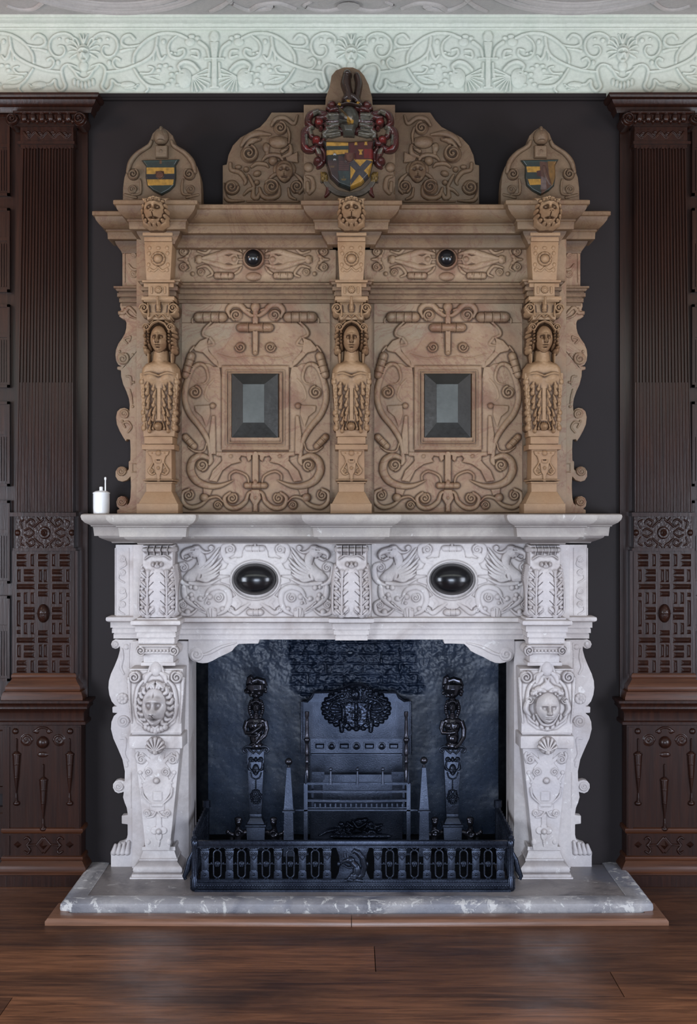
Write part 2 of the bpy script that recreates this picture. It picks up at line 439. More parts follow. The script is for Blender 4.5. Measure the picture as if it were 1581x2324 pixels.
    def roll(s, a, b, r, h, bands=3, base=0.0):
        """a banded baluster-like roll"""
        s.stroke([a, b], r, h, base=base, curve=False)
        L = math.hypot(b[0] - a[0], b[1] - a[1]); dx, dy = (b[0] - a[0]) / L, (b[1] - a[1]) / L
        for i in range(bands):
            t = (i + .5) / bands; c = (a[0] + (b[0] - a[0]) * t, a[1] + (b[1] - a[1]) * t); r2 = r * 1.08
            s.stroke([(c[0] - dy * r2, c[1] + dx * r2), (c[0] + dy * r2, c[1] - dx * r2)], 1.4, h * .16, prof='soft', mode='add', curve=False)
            s.stroke([(c[0] + dx * 2.2 - dy * r2, c[1] + dy * 2.2 + dx * r2), (c[0] + dx * 2.2 + dy * r2, c[1] + dy * 2.2 - dx * r2)], 1.2, h * .18, prof='soft', mode='sub', curve=False)
    def leaf(s, a, b, w, h, lobes=4, base=0.0):
        """an acanthus-like leaf with side lobes and a mid rib"""
        L = math.hypot(b[0] - a[0], b[1] - a[1]); dx, dy = (b[0] - a[0]) / L, (b[1] - a[1]) / L
        s.stroke([a, b], [w * .55, w * .6, w * .2], h * .75, base=base, curve=False)
        for i in range(lobes):
            t = .12 + .7 * i / max(1, lobes - 1); c = (a[0] + dx * L * t, a[1] + dy * L * t); ww = w * (1.15 - .6 * t)
            for sg in (-1, 1):
                e = (c[0] - dy * sg * ww + dx * ww * .7, c[1] + dx * sg * ww + dy * ww * .7)
                s.stroke([c, e], [w * .3, w * .18], h * .9, base=base, curve=False)
        s.stroke([a, b], w * .12, h * .25, prof='soft', mode='sub', curve=False)
    def face(s, cx, cy, w, hh, dz, base=0.0, kind='woman'):
        sy, s.sym_, s.symy_ = None, s.sym, s.symy; s.sym = s.symy = None
        keep = s.h.copy(); s.h[:] = -1e6
        x, y = np.meshgrid(s.xs, s.ys); u = (x - cx) / w; v = (y - cy) / hh
        uu = u / np.clip(1 - .28 * np.clip(v, 0, 1) ** 2, .5, 1)
        r2 = uu ** 2 + v ** 2; m = r2 < 1
        s.h = np.where(m, dz * np.clip(1 - r2, 0, 1) ** (.42 if kind == 'woman' else .36) * (1 if kind == 'woman' else .8), -1e6)
        dz *= 1.25 if kind == 'woman' else 1.45
        g = lambda a, b, c, d, e, f=0.0: s.gauss(cx + a * w, cy + b * hh, c * w, d * hh, e * dz, f)
        if kind == 'woman':
            for sg in (-1, 1):
                g(.38 * sg, -.08, .17, .09, -.22); g(.38 * sg, -.07, .085, .05, .17); g(.38 * sg, -.24, .2, .035, .10, .12 * sg)
                g(.42 * sg, .28, .18, .16, .08)
                g(.12 * sg, .24, .05, .04, .10)
            g(0, .02, .075, .2, .20); g(0, .2, .10, .07, .26)
            g(0, .46, .2, .035, .13); g(0, .51, .22, .014, -.13); g(0, .57, .15, .035, .12); g(0, .66, .2, .03, -.08); g(0, .82, .17, .08, .12)
            g(0, -.6, .4, .2, .05)
        else:
            for sg in (-1, 1):
                g(.38 * sg, -.14, .19, .11, -.34); g(.38 * sg, -.13, .10, .06, .26); g(.36 * sg, -.36, .24, .09, .32, .4 * sg)
                g(.27 * sg, .36, .2, .16, .26); g(.6 * sg, .1, .16, .18, .14); g(.12 * sg, .27, .035, .03, -.2)
            g(0, -.05, .17, .28, .26); g(0, .2, .27, .10, .38); g(0, .42, .03, .12, -.2)
            g(0, .6, .26, .05, -.38); g(0, .8, .2, .1, .25); g(0, -.6, .06, .16, -.05)
        s.h = np.where(m, np.maximum(keep, base + np.maximum(s.h, 0)), keep)
        s.sym, s.symy = s.sym_, s.symy_
    def mesh(s, name, mat, Y, parent=None, Yb=None, keep='all', label=None, smooth=True, eps=.05, wear=.25, cavr=3, dirt=1.0):
        """Y sets the picture scale; Yb the plane the relief rises from"""
        Yb = Y if Yb is None else Yb; k = S(Y); h = s.h.copy(); ny, nx = h.shape
        cav = np.clip((blur(h, cavr / s.st) - h) / 3.0, 0, 1.5) * dirt  # hollows of the relief, shaded in the base colour by the materials
        if wear:
            nz = blur(rng.rand(ny, nx) - .5, 2); nz = nz / (nz.std() + 1e-9) * wear * .35; h = h + np.where(h > s.base + eps, nz, 0)
        fm = np.maximum.reduce([h[:-1, :-1], h[1:, :-1], h[:-1, 1:], h[1:, 1:]]) > (s.base + eps) if keep == 'up' else np.ones((ny - 1, nx - 1), bool)
        if s.mask is not None:
            mm = s.mask; fm &= mm[:-1, :-1] & mm[1:, :-1] & mm[:-1, 1:] & mm[1:, 1:]
        jj, ii = np.nonzero(fm); a = jj * nx + ii
        quads = np.stack([a, a + nx, a + nx + 1, a + 1], 1)
        used = np.unique(quads); rm = np.full(ny * nx, -1, np.int64); rm[used] = np.arange(len(used)); quads = rm[quads]
        x, y = np.meshgrid(s.xs, s.ys)
        co = np.stack([(x - CX) * k, Yb - h * k, H - (y - CY) * k], -1).reshape(-1, 3)[used].astype('f')
        me = bpy.data.meshes.new(name); me.vertices.add(len(co)); me.vertices.foreach_set('co', co.ravel())
        n = len(quads); me.loops.add(n * 4); me.loops.foreach_set('vertex_index', quads.ravel().astype('i'))
        me.polygons.add(n); me.polygons.foreach_set('loop_start', np.arange(0, n * 4, 4, dtype='i'))
        me.update(calc_edges=True)
        if smooth: me.shade_smooth()
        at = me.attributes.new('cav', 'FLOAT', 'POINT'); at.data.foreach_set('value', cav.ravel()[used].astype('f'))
        if s.col is not None:
            c4 = np.ones((ny * nx, 4), 'f'); c4[:, :3] = s.col.reshape(-1, 3)
            ac = me.attributes.new('col', 'FLOAT_COLOR', 'POINT'); ac.data.foreach_set('color', c4[used].ravel())
        return link(name, me, mat, parent, label)

# ================================================================== the setting
def strut(o): o['kind'] = 'structure'; return o
HZ = .06                                                     # top of the hearth
# back wall with the fireplace opening, built as one sheet with thickness
mb = MB(0); OL, OR, OT = -.856, .868, 1.545
mb.wbox(-3, OL, 0, .12, 0, 3.83); mb.wbox(OR, 3, 0, .12, 0, 3.83); mb.wbox(OL, OR, 0, .12, OT, 3.83)
strut(mb.build('wall_back', 'wall', smooth=0))
mb = MB(0); mb.box(218, 1372, 217, 225, 0, 15); mb.box(218, 1372, 225, 230, 0, 11)
strut(mb.build('trim_2', 'wall'))
# floor: separate boards with open joints
mb = MB(0); ys = [.1, -.62, -.87, -1.13, -1.36, -1.58, -1.78, -1.99, -2.22, -2.46, -2.70, -2.95, -3.2, -3.5, -3.8, -4.2, -4.6, -5, -5.6]
tone = []
for i in range(len(ys) - 1):
    cuts = sorted([-3.2, 3.2] + [rng.uniform(-2.6, 2.6) for _ in range(2 if i else 0)])
    if i == 3: cuts = [-3.2, -1.9, .92, 3.2]
    for a, b in zip(cuts[:-1], cuts[1:]):
        mb.wbox(a + .0015, b - .0015, ys[i + 1] + .002, ys[i] - .002, -.03, rng.uniform(-.0012, 0))
        tone.append(rng.rand() if i > 1 else .9)
fl = mb.build('floor', 'floor', smooth=0, bevel=0)
at = fl.data.attributes.new('tone', 'FLOAT', 'POINT')
at.data.foreach_set('value', np.repeat(np.array(tone, 'f'), 8)); strut(fl)
mb = MB(0); mb.wbox(-3.2, 3.2, -5.7, .1, -.08, -.032); strut(mb.build('floor_1', 'wall', smooth=0))
fl2 = bpy.data.objects['floor_1']; fl2.name = 'floor_underlay'

# plaster frieze, carved
r = R(-30, 62, 1612, 222, 1.0)
zf = zoom(200, 60, 5.27)
def motif(c, sg):
    def T(pts): return [(c + sg * (x - 487), y) for x, y in zf(pts)]
    def st(pts, w, h=4.2, **k): r.stroke(T(pts), w, h, **k)
    def el(u, v, rx, ry, h=4.5, ang=0, **k): (px, py), = T([(u, v)]); r.ell(px, py, rx / 5.27, ry / 5.27, h, ang * sg, **k)
    st([(70, 190), (80, 130), (160, 85), (260, 95), (340, 160), (355, 260), (300, 350), (215, 360), (170, 300), (190, 240), (245, 235)], [3.2, 3.5, 3, 2], 4.5)
    el(140, 165, 28, 26); el(235, 150, 20, 16)
    st([(555, 150), (500, 100), (425, 130), (405, 200), (460, 240), (560, 235), (640, 215)], [3.5, 4, 3.5, 2])
    st([(400, 295), (480, 275), (570, 265)], [4, 1.5], 3.5)
    st([(545, 430), (560, 330), (640, 220), (760, 130), (900, 82), (1060, 90), (1180, 140)], [3.6, 4.2, 3.6], 4.5)
    st([(215, 545), (400, 520), (600, 450), (740, 370), (805, 280), (830, 130)], [3, 4, 3.6], 4.5)
    st([(825, 250), (850, 350), (885, 390), (925, 350)], [3.5, 4, 2.4]); st([(790, 330), (785, 400)], 2.5)
    st([(380, 400), (335, 380), (300, 430), (340, 500), (430, 512)], [3.5, 3, 2]); el(255, 430, 25, 30)
    st([(1060, 115), (985, 180), (960, 260), (990, 350), (1080, 380), (1150, 335), (1145, 275), (1085, 285)], [2.5, 4, 3])
    el(1000, 315, 20, 16); el(1045, 325, 18, 14); el(905, 180, 26, 30)
    st([(40, 480), (150, 455), (210, 520), (190, 640), (165, 720), (220, 775), (275, 720), (290, 645), (345, 690), (385, 695)], [2, 4, 4, 4, 3], 4.8)
    el(480, 700, 95, 42, 5, .05)
    for i in range(3): st([(440 + i * 50, 735), (560 + i * 22, 755 - i * 30)], 1.6, 5.3)
    st([(555, 510), (640, 640), (740, 715), (890, 722)], [3, 4, 6], 5); st([(690, 690), (720, 750), (690, 790)], 3)
    st([(630, 560), (740, 560), (785, 500), (730, 480)], [2.5, 3, 2.4])
    for q in ((850, 580), (860, 650), (780, 640)): st([(680, 600), q], [3.5, 1], 4)
    for u, v in ((845, 525), (860, 470), (930, 465), (985, 500), (1000, 570), (1000, 640), (960, 690)): el(u, v, 30, 22, 4.2)
    el(1150, 620, 95, 120, 6.5); el(1065, 560, 26, 18, 6); el(1075, 700, 30, 20, 5); st([(1100, 520), (1090, 470), (1160, 425), (1250, 450), (1320, 520)], [3, 5, 5, 4], 6.5)
    el(1130, 560, 18, 12, 2.2, mode='sub')
    for i in range(8):
        a = math.radians(-35 + i * 20)
        st([(1250, 600), (1290 + 165 * math.cos(a), 610 + 165 * math.sin(a))], [1.2, 2.7], 4.6)
    el(1220, 185, 60, 50, 5); el(1240, 120, 40, 26, 5); el(1310, 140, 30, 26, 5)
    st([(1335, 190), (1420, 260), (1450, 380)], [5, 3], 5)
    st([(1240, 290), (1310, 300), (1320, 370), (1240, 350)], [3, 4, 2.5], 4.5); st([(1400, 385), (1560, 385)], 2, 6)
    st([(1455, 440), (1450, 520), (1440, 600)], [3, 4], 4)
    if sg > 0:
        r.rect(c - 6, 95, c + 6, 200, 4, 1.5); r.ell(c, 84, 12, 14, 4.6, prof='flat', bev=3); r.ell(c, 76, 9, 8, 5)
        r.poly([(c - 10, 95), (c + 10, 95), (c + 6, 135), (c - 6, 135)], 4.8, 2); r.rect(c - 11, 196, c + 11, 201, 4, 1.5)
def mask_motif(c):
    for sg in (-1, 1):
        for i in range(5):
            a = math.radians(-80 + i * 32)
            r.stroke([(c + sg * 6, 118), (c + sg * (12 + 14 * math.cos(a)), 112 + 20 * math.sin(a)), (c + sg * (22 + 13 * math.cos(a)), 112 + 27 * math.sin(a))], [3, 3, 1.2], 5)
        r.stroke([(c + sg * 10, 165), (c + sg * 22, 160), (c + sg * 32, 150)], [3, 4], 4.5)
    for i in range(3): r.stroke([(c, 100), (c + (i - 1) * 9, 78)], [3, 1.4], 4.5)
    r.stroke([(c - 22, 160), (c - 12, 175), (c, 180), (c + 12, 175), (c + 22, 160)], 3.5, 5)
    for i in range(6): r.ell(c + (i - 2.5) * 8.5, 190 + 4 * math.cos((i - 2.5) * 1.1), 4.6, 9, 5)
    r.face(c, 122, 15, 22, 12, 0, 'lion'); r.ell(c, 150, 10, 12, 5)
for c in (-107, 486.5, 1107, 1717):
    for sg in (1, -1): motif(c, sg)
for c in (190, 796.8, 1412): mask_motif(c)
r.h += np.clip((r.ys[:, None] - 214) / 4, 0, 1) * 2.0
strut(r.mesh('trim_1', 'plaster', -.012, keep='all', wear=.5, dirt=1.3))
mb = MB(-.012); mb.box(-30, 1612, 60, 222, -7, -.3); strut(mb.build('trim_1_core', 'plaster', smooth=0)); bpy.data.objects['trim_1_core'].name = 'trim_3'
# cornice between frieze and ceiling, and the ceiling with its ribs
zc = Z(66, -.012)
mb = MB(0)
pr = [(0, zc - .010), (.014, zc - .006), (.017, zc + .001), (.012, zc + .006), (.010, zc + .008), (.030, zc + .024), (.036, zc + .026), (.042, zc + .032), (.040, zc + .038), (.048, zc + .043), (.056, zc + .060)]
mb.sweep(pr, [(-1.6, -.01), (1.6, -.01)])
for i in range(26):
    mb.tube([(x_, -.034, zc + .0165) for x_ in (-1.6 + i * .125, -1.54 + i * .125)], [.001, .006, .001], 6, world=True)
strut(mb.build('trim_4', 'plaster'))
CZ = zc + .046
mb = MB(0); mb.wbox(-3, 3, -6, .1, CZ, CZ + .06); strut(mb.build('ceiling', 'ceil', smooth=0))
mb = MB(0)
def ring(cx, cy, rr, rad, flat=1.0):
    mb.tube([(cx + rr * math.cos(t), cy + rr * math.sin(t), CZ - .002) for t in np.linspace(0, 2 * math.pi, 97)], rad, 8, world=True)
for cx in (-.985, .965):
    for rr, rad in ((.46, .016), (.435, .009), (.395, .016), (.37, .007)): ring(cx, -.105 - .45, rr, rad)
    for k in range(40):
        a = 2 * math.pi * k / 40; mb.tube([(cx + .416 * math.cos(a + q), -.555 + .416 * math.sin(a + q), CZ - .003) for q in (-.05, 0, .05)], [.002, .008, .002], 6, world=True)
for sg in (-1, 1):
    for q in ([(.23, -.13), (.30, -.19), (.38, -.17), (.43, -.115), (.49, -.17), (.52, -.24)], [(.60, -.10), (.55, -.15), (.5, -.22)], [(.43, -.115), (.36, -.13), (.33, -.15), (.36, -.165)]):
        mb.tube([(sg * a, b, CZ - .002) for a, b in cr(q)], [.01, .014, .008], 8, world=True)
    q = [(.03, -.14), (.09, -.11), (.15, -.12), (.19, -.16), (.16, -.2)]
    mb.tube([(sg * a, b, CZ - .002) for a, b in cr(q)], [.012, .008], 8, world=True)
    q = [(1.3, -.2), (1.36, -.13), (1.42, -.12), (1.47, -.16)]
    mb.tube([(sg * a, b, CZ - .002) for a, b in cr(q)], [.012, .008], 8, world=True)
mb.add(*[[(0 + .05 * math.cos(t), -.17 + .05 * math.sin(t), CZ - .012) for t in np.linspace(0, 2 * math.pi, 13)[:-1]], [tuple(range(12))]])
strut(mb.build('trim_5', 'ceil'))

# ================================================================== oak wall pilasters
z2 = zoom(0, 1120, 2.582)
def oak_profile(mb, x0, x1, Yf, rows, back=0.0):
    """stacked moulding courses: rows of (out, py) measured on the face Yf, wrapping round a projecting block"""
    k = S(Yf); prof = [(o * k, Z(py, Yf)) for o, py in rows]
    a, b = X(x0, Yf), X(x1, Yf); mb.sweep(prof, [(a, back), (a, Yf), (b, Yf), (b, back)])
root = thing('wall_pilaster', 'dark oak fluted wall pilaster left of the fireplace, beside the white pot', 'pilaster', (X(103, -.1), -.1, 0), 'carved oak pilasters flanking the fireplace')
mb = MB(-.02); mb.box(-14, 199, 226, 1600, -10, 0); bb = mb.build('back_board', 'wood', root)
# fluted shaft: reeds across a tapering board
Ysh = -.075; mb = MB(Ysh); nf = 17; vs = []; fs = []
def shaft_x(t, y): return (50 - 14 * (y - 335) / 830) + t * ((166 + 0 * y) - (50 - 14 * (y - 335) / 830))
for (ya, yb, off) in ((335, 868, 0.0), (868, 1162, 3.0)):
    prof = [(0, -28)]
    for i in range(nf):
        a = i / nf; w = 1 / nf
        prof += [(a + w * .04, 0 + off * .4), (a + w * .34, 0 + off * .4), (a + w * .42, -3 + off), (a + w * .55, -4.2 + off * 1.6), (a + w * .80, -4.2 + off * 1.6), (a + w * .92, -3 + off)]
    prof += [(1, -28)]; o = len(vs); n = len(prof)
    for y in (ya, yb):
        for t, d in prof: vs.append(mb.pt(shaft_x(t, y), y, d))
    fs += [(o + i, o + i + 1, o + n + i + 1, o + n + i) for i in range(n - 1)] + [tuple(range(o, o + n)), tuple(range(o + n, o + 2 * n))]
mb.add(vs, fs); mb.box(47, 167, 322, 336, -28, 1); 
for i in range(12): mb.box(53 + i * 9.4, 58 + i * 9.4, 333, 338, 0, 2.2)
shaft = mb.build('fluted_shaft', 'wood', root, smooth=0)
r = R(46, 288, 167, 322, .7); r.rect(46, 288, 167, 322, 2, 1)
r.stroke([(55, 300), (66, 312), (80, 300), (94, 312), (108, 300), (122, 312), (136, 302), (150, 312), (160, 304)], 2.2, 5)
for i in range(4): r.volute(64 + i * 28, 304, 6.5, 4, 1 if i % 2 else -1)
nk = r.mesh('necking', 'wood', -.08, root)
mb = MB(-.08); mb.box(46, 167, 288, 322, -28, -2); mb.box(40, 170, 322, 328, -25, 6); mb.box(43, 168, 284, 289, -25, 3); nb = mb.build('neck_block', 'wood', root)
mb = MB(-.11)
mb.box(30, 172, 252, 262, -45, 3); mb.box(36, 168, 262, 284, -45, -4)
cap = mb.build('capital', 'wood', root)
r = R(8, 244, 204, 296, .7)
for cx, dr in ((28, 1), (181, -1)): r.volute(cx, 271, 15, 12, dr)
for i in range(6): r.ell(55 + i * 20, 268, 8, 11, 9); r.ell(65 + i * 20, 276, 4, 6, 7)
r.stroke([(34, 256), (175, 256)], 3.5, 8, curve=False)
r.mesh('capital_volutes', 'wood', -.13, cap, keep='up')
mb = MB(-.13)
for cx in (28, 181): mb.tube([(cx, 271, -50), (cx, 271, 0)], 14.5, 20)
mb.box(40, 170, 258, 279, -40, 0)
mb.build('capital_core', 'wood', cap)
mb = MB(0)
oak_profile(mb, -30, 206, -.08, [(0, 256), (2, 250), (5, 245), (3, 243), (10, 238), (14, 230), (13, 228), (19, 226), (22, 221), (22, 217), (0, 217)])
mb.build('entablature', 'wood', root)
# carved frieze block under the shaft
r = R(35, 1171, 168, 1247, .6); r.rect(35, 1171, 168, 1247, 1.5, 1); r.sym = 101.5; r.symy = 1209
r.volute(101.5, 1209, 13, 0.1); r.ell(101.5, 1209, 15, 15, 5, prof='flat', bev=3); r.ell(101.5, 1209, 9, 9, 10); r.ell(101.5, 1209, 4, 4, 14)
r.ell(40, 1209, 7, 7, 8)
for q in ([(60, 1186), (68, 1179), (78, 1184), (74, 1194), (66, 1190)], [(78, 1196), (88, 1186), (98, 1180)], [(50, 1198), (46, 1186), (54, 1180)], [(56, 1204), (66, 1200), (78, 1208)], [(86, 1176), (92, 1184), (99, 1176)]):
    r.stroke(q, [2, 2.6, 1.6], 4)
r.mesh('carved_frieze', 'wood', -.07, root)
mb = MB(-.07); mb.box(35, 168, 1171, 1247, -30, -2); mb.box(24, 174, 1163, 1172, -26, 9, inset=0); mb.box(30, 172, 1244, 1250, -26, 4); mb.build('frieze_block', 'wood', root)
# lattice of little pyramids
r = R(36, 1252, 168, 1528, .6)
zz = lambda u, v: (u / 2.582, 1120 + v / 2.582)
def bar(u0, v0, u1, v1, h=6):
    (a, b), (c, d) = zz(u0, v0), zz(u1, v1); r.poly([(a, b), (c, b), (c, d), (a, d)], h, min(c - a, d - b) * .5, roof=True)
Hs = [(97, 157, 370), (97, 157, 412), (222, 282, 370), (222, 282, 412), (347, 412, 370), (347, 412, 412), (138, 202, 458), (138, 202, 500), (303, 367, 458), (303, 367, 500), (97, 205, 545), (222, 282, 545), (305, 407, 545), (222, 282, 588), (138, 204, 680), (303, 368, 680)]
Vs = [(190, 356, 426), (315, 356, 426), (112, 445, 517), (398, 445, 517), (238, 445, 519), (266, 445, 519), (150, 580, 646), (190, 580, 646), (315, 580, 646), (355, 580, 646), (110, 582, 604), (398, 582, 604)]
for a, b, v in Hs:
    for vv in (v, 1404 - v): bar(a, vv - 15, b, vv + 15)
for u, a, b in Vs:
    for q in ((a, b), (1404 - b, 1404 - a)): bar(u - 12, q[0], u + 12, q[1], 5)
for u in (110, 398): bar(u - 12, 626, u + 12, 778, 5)
lat = r.mesh('lattice_panel', 'wood', -.066, root, wear=.1, dirt=.5)
r = R(80, 1365, 117, 1420, .5); r.ell(98, 1392, 13.5, 21, 15); r.stroke([(84, 1392), (112, 1392)], 1.2, 1.5, mode='add', curve=False)
r.mesh('cabochon', 'wood', -.066, root, keep='up')
mb = MB(-.066); mb.box(27, 176, 1250, 1532, -25, -2); mb.build('lattice_board', 'wood', root)
mb = MB(0)
oak_profile(mb, 30, 170, -.07, [(0, 1528), (3, 1531), (4, 1536), (2, 1540), (7, 1548), (14, 1556), (15, 1562), (14, 1566), (18, 1568), (22, 1580), (22, 1590), (0, 1590)])
mb.build('pilaster_base', 'wood_light', root)
mb = MB(0)
oak_profile(mb, 6, 184, -.10, [(0, 1588), (22, 1588), (22, 1593), (18, 1597), (16, 1602), (17, 1606), (10, 1612), (8, 1618), (8, 1634), (12, 1637), (12, 1643), (0, 1646)])
mb.build('dado_cornice', 'wood', root)
mb = MB(-.10); mb.box(6, 184, 1640, 1890, -48, 0); mb.box(20, 178, 1650, 1880, 0, .1)
mb.box(10, 22, 1650, 1880, 0, 2.5); mb.box(170, 181, 1650, 1880, 0, 2.5)
mb.build('dado_panel', 'wood', root)
dp = bpy.data.objects['dado_panel']
r = R(22, 1648, 172, 1760, .7, sym=97); zq = lambda p: z2(p)
r.volute(*zz(155, 1445), 14, 2.5, -1); r.stroke(zq([(200, 1395), (230, 1375), (250, 1372)]), 2.5, 2.5); r.ell(*zz(215, 1395), 5, 5, 3); r.ell(*zz(250, 1530), 12, 6, 3)
merge(dp, r.mesh('scrolls', 'wood', -.1006, None, keep='up'))
for px_, py_, rr in ((*zz(90, 1393), 7), (*zz(410, 1393), 7), (*zz(250, 1458), 14)):
    r = R(px_ - 16, py_ - 16, px_ + 16, py_ + 16, .5); r.ell(px_, py_, rr, rr, rr * .9); r.mesh('boss', 'wood', -.1006, root, keep='up', wear=0)
for u, v in ((97, 1440), (408, 1440), (254, 1590)):
    x_, y_ = zz(u, v); r = R(x_ - 13, y_ - 4, x_ + 13, y_ + 154, .6)
    r.stroke([(x_, y_), (x_, y_ + 26)], [2, 2.5, 1.6], 5, curve=False)
    r.ell(x_, y_ + 34, 10.5, 5, 9); r.stroke([(x_, y_ + 36), (x_, y_ + 82), (x_, y_ + 124)], [9.2, 8.2, 6, 2.4, 1], 9, curve=False)
    for q in (56, 86): r.stroke([(x_ - 9, y_ + q), (x_ + 9, y_ + q)], 1, 1, mode='add', curve=False)
    r.h = np.where(r.h > 1.1, r.h, 0); r.ell(x_, y_ + 145, 8, 6, 8); r.stroke([(x_, y_ + 122), (x_, y_ + 145)], [1.6, 4], 6, curve=False)
    r.mesh('turned_pendant', 'wood', -.1006, root, keep='up', wear=0)
mb = MB(0)
oak_profile(mb, 8, 184, -.10, [(0, 1878), (4, 1880), (5, 1886), (3, 1890), (0, 1892)]); mb.build('dado_moulding', 'wood_light', root)
for cx_, w_, h_, hh in ((99, 14, 15.5, 12), (40, 10, 8.5, 9), (158, 10, 8.5, 9)):
    mb = MB(-.1005); mb.add([mb.pt(cx_ - w_, 1917, -1), mb.pt(cx_, 1917 - h_, -1), mb.pt(cx_ + w_, 1917, -1), mb.pt(cx_, 1917 + h_, -1), mb.pt(cx_, 1917, hh)], [(0, 1, 2, 3), (0, 1, 4), (1, 2, 4), (2, 3, 4), (3, 0, 4)])
    mb.build('diamond_stud', 'wood', root, smooth=0)
r = R(18, 1892, 180, 1942, .6); r.sym = 99; r.poly([(99, 1898), (118, 1917), (99, 1937), (80, 1917)], 3, 2)
for q in ([(60, 1918), (68, 1908), (62, 1900), (55, 1904)], [(60, 1918), (68, 1928), (64, 1936), (56, 1932)], [(60, 1918), (80, 1917)]): r.stroke(q, [2.4, 2.6, 2], 4)
dd = r.mesh('scrolls', 'wood', -.1004, None, keep='up', wear=0)
mb = MB(-.10); mb.box(8, 184, 1890, 1946, -48, 0); mb.box(18, 22, 1896, 1940, 0, 3); mb.box(176, 181, 1896, 1940, 0, 3); merge(mb.build('plinth_block', 'wood', root), dd)
mb = MB(0)
oak_profile(mb, 8, 184, -.10, [(0, 1942), (4, 1944), (5, 1949), (3, 1953), (9, 1962), (13, 1968), (13, 1976), (16, 1978), (16, 1988), (0, 1988)]); mb.build('plinth_moulding', 'wood_light', root)
mb = MB(0); mb.wbox(X(-30, -.13), X(198, -.13), -.145, 0, 0, Z(1986, -.13)); mb.build('plinth', 'wood', root)
root2 = thing('wall_pilaster', 'dark oak fluted wall pilaster right of the fireplace, beside bare dark wall', 'pilaster', (X(1505, -.1), -.1, 0), 'carved oak pilasters flanking the fireplace')
for ch in [x for x in bpy.data.objects if x.parent == root]: mirrored(ch, root2, dx=.022)

# narrow strips of panelling beyond the pilasters
def panelling(x0, x1, edge, label):
    rt = thing('wall_panelling', label, 'wall panelling', (X((x0 + x1) / 2, -.03), -.03, 0), 'oak panelling at the edges')
    for i, (a, b) in enumerate(((262, 446), (474, 664), (692, 880), (912, 1104), (1136, 1324), (1352, 1545))):
        mb = MB(-.03); mb.box(x0, x1, a, b, -6, 3); mb.box(x0, x1, a + 6, b - 6, 3, 3.2)
        q = edge; s_ = 1 if q > x0 else -1
        mb.box(min(q, q - s_ * 6), max(q, q - s_ * 6), a, b, 3, 8); mb.box(x0, x1, a, a + 6, 3, 8); mb.box(x0, x1, b - 6, b, 3, 8); mb.box(x0, x1, a + 66, a + 74, 3, 7)
        for k in range(5):
            xx = min(x0, x1) + 3 + k * 6
            if abs(xx - q) > 7: mb.box(xx, xx + 3, a + 80, b - 12, 3, 6)
        mb.build('panel', 'wood', rt)
    mb = MB(-.03)
    mb.box(x0, x1, 1640, 1800, -6, 6); mb.box(x0, x1, 1655, 1785, 6, 9, inset=3); mb.box(x0, x1, 1830, 1960, -6, 6); mb.box(x0, x1, 1842, 1948, 6, 9, inset=3); mb.build('dado_panel', 'wood', rt)
    return rt
panelling(-14, 24, 24, 'strip of dark oak wall panelling at the far left edge, beyond the fluted pilaster')
panelling(1568, 1600, 1568, 'strip of dark oak wall panelling at the far right edge, beyond the fluted pilaster')

# ================================================================== hearth
def slab(name, pts, z0, z1, mat, label, cat, bev):
    mb = MB(0); n = len(pts); vs = [(x, y, z0) for x, y in pts] + [(x, y, z1) for x, y in pts]
    mb.add(vs, [tuple(range(n)), tuple(range(n, 2 * n))] + [(i, (i + 1) % n, n + (i + 1) % n, n + i) for i in range(n)])
    return tag(mb.build(name, mat, bevel=bev), label, cat)
hx = -1.14
HYF = -.548
slab('hearth_slab', [(hx, -.001), (hx, HYF), (-.55, HYF - .004), (0.01, HYF - .01), (.6, HYF - .004), (1.205, HYF), (1.205, -.001)], 0.001, HZ, 'hearth', 'worn grey stone hearth slab under the mantelpiece, edged by an oak kerb', 'hearth', .014)
# raised rounded border of the slab
mb = MB(0)
mb.sweep([(-.085, HZ - .01), (-.08, HZ + .003), (-.05, HZ + .007), (-.006, HZ + .006), (.007, HZ - .004), (.009, HZ - .02), (.004, HZ - .045), (-.02, HZ - .05)], [(hx, 0), (hx, HYF), (-.55, HYF - .004), (.01, HYF - .01), (.6, HYF - .004), (1.205, HYF), (1.205, 0)])
hb = mb.build('rounded_edge', 'hearth_edge', bpy.data.objects['hearth_slab'])
kx0, kx1, kyi, kyo = hx - .012, 1.217, HYF - .022, -.66
mb = MB(0)
prof = [(-.075, 0), (-.075, .026), (-.03, .03), (-.008, .026), (0, .016), (0, 0)]
mb.sweep(prof, [(kx0 - .035, -.45), (kx0 - .035, kyo + .012), (-.3, kyo + .002), (.01, kyo - .004)])
mb.sweep(prof, [(.013, kyo - .004), (.4, kyo + .002), (kx1 + .035, kyo + .012), (kx1 + .035, -.45)])
tag(mb.build('hearth_kerb', 'kerb'), 'polished oak kerb moulding on the floor in front of the stone hearth', 'kerb')

# ================================================================== lower stone mantelpiece
mant = thing('stone_mantelpiece', 'carved pale grey stone mantelpiece around the black fireplace opening', 'mantelpiece', (XM, -.05, HZ))
zA = zoom(160, 1140, 2.47); zB = zoom(230, 1380, 3.75); zN = zoom(395, 1220, 4.273); zFz = zoom(420, 1430, 2.08)
k5 = 5.335 / F
def prof_m(rows, zref=None): return rows
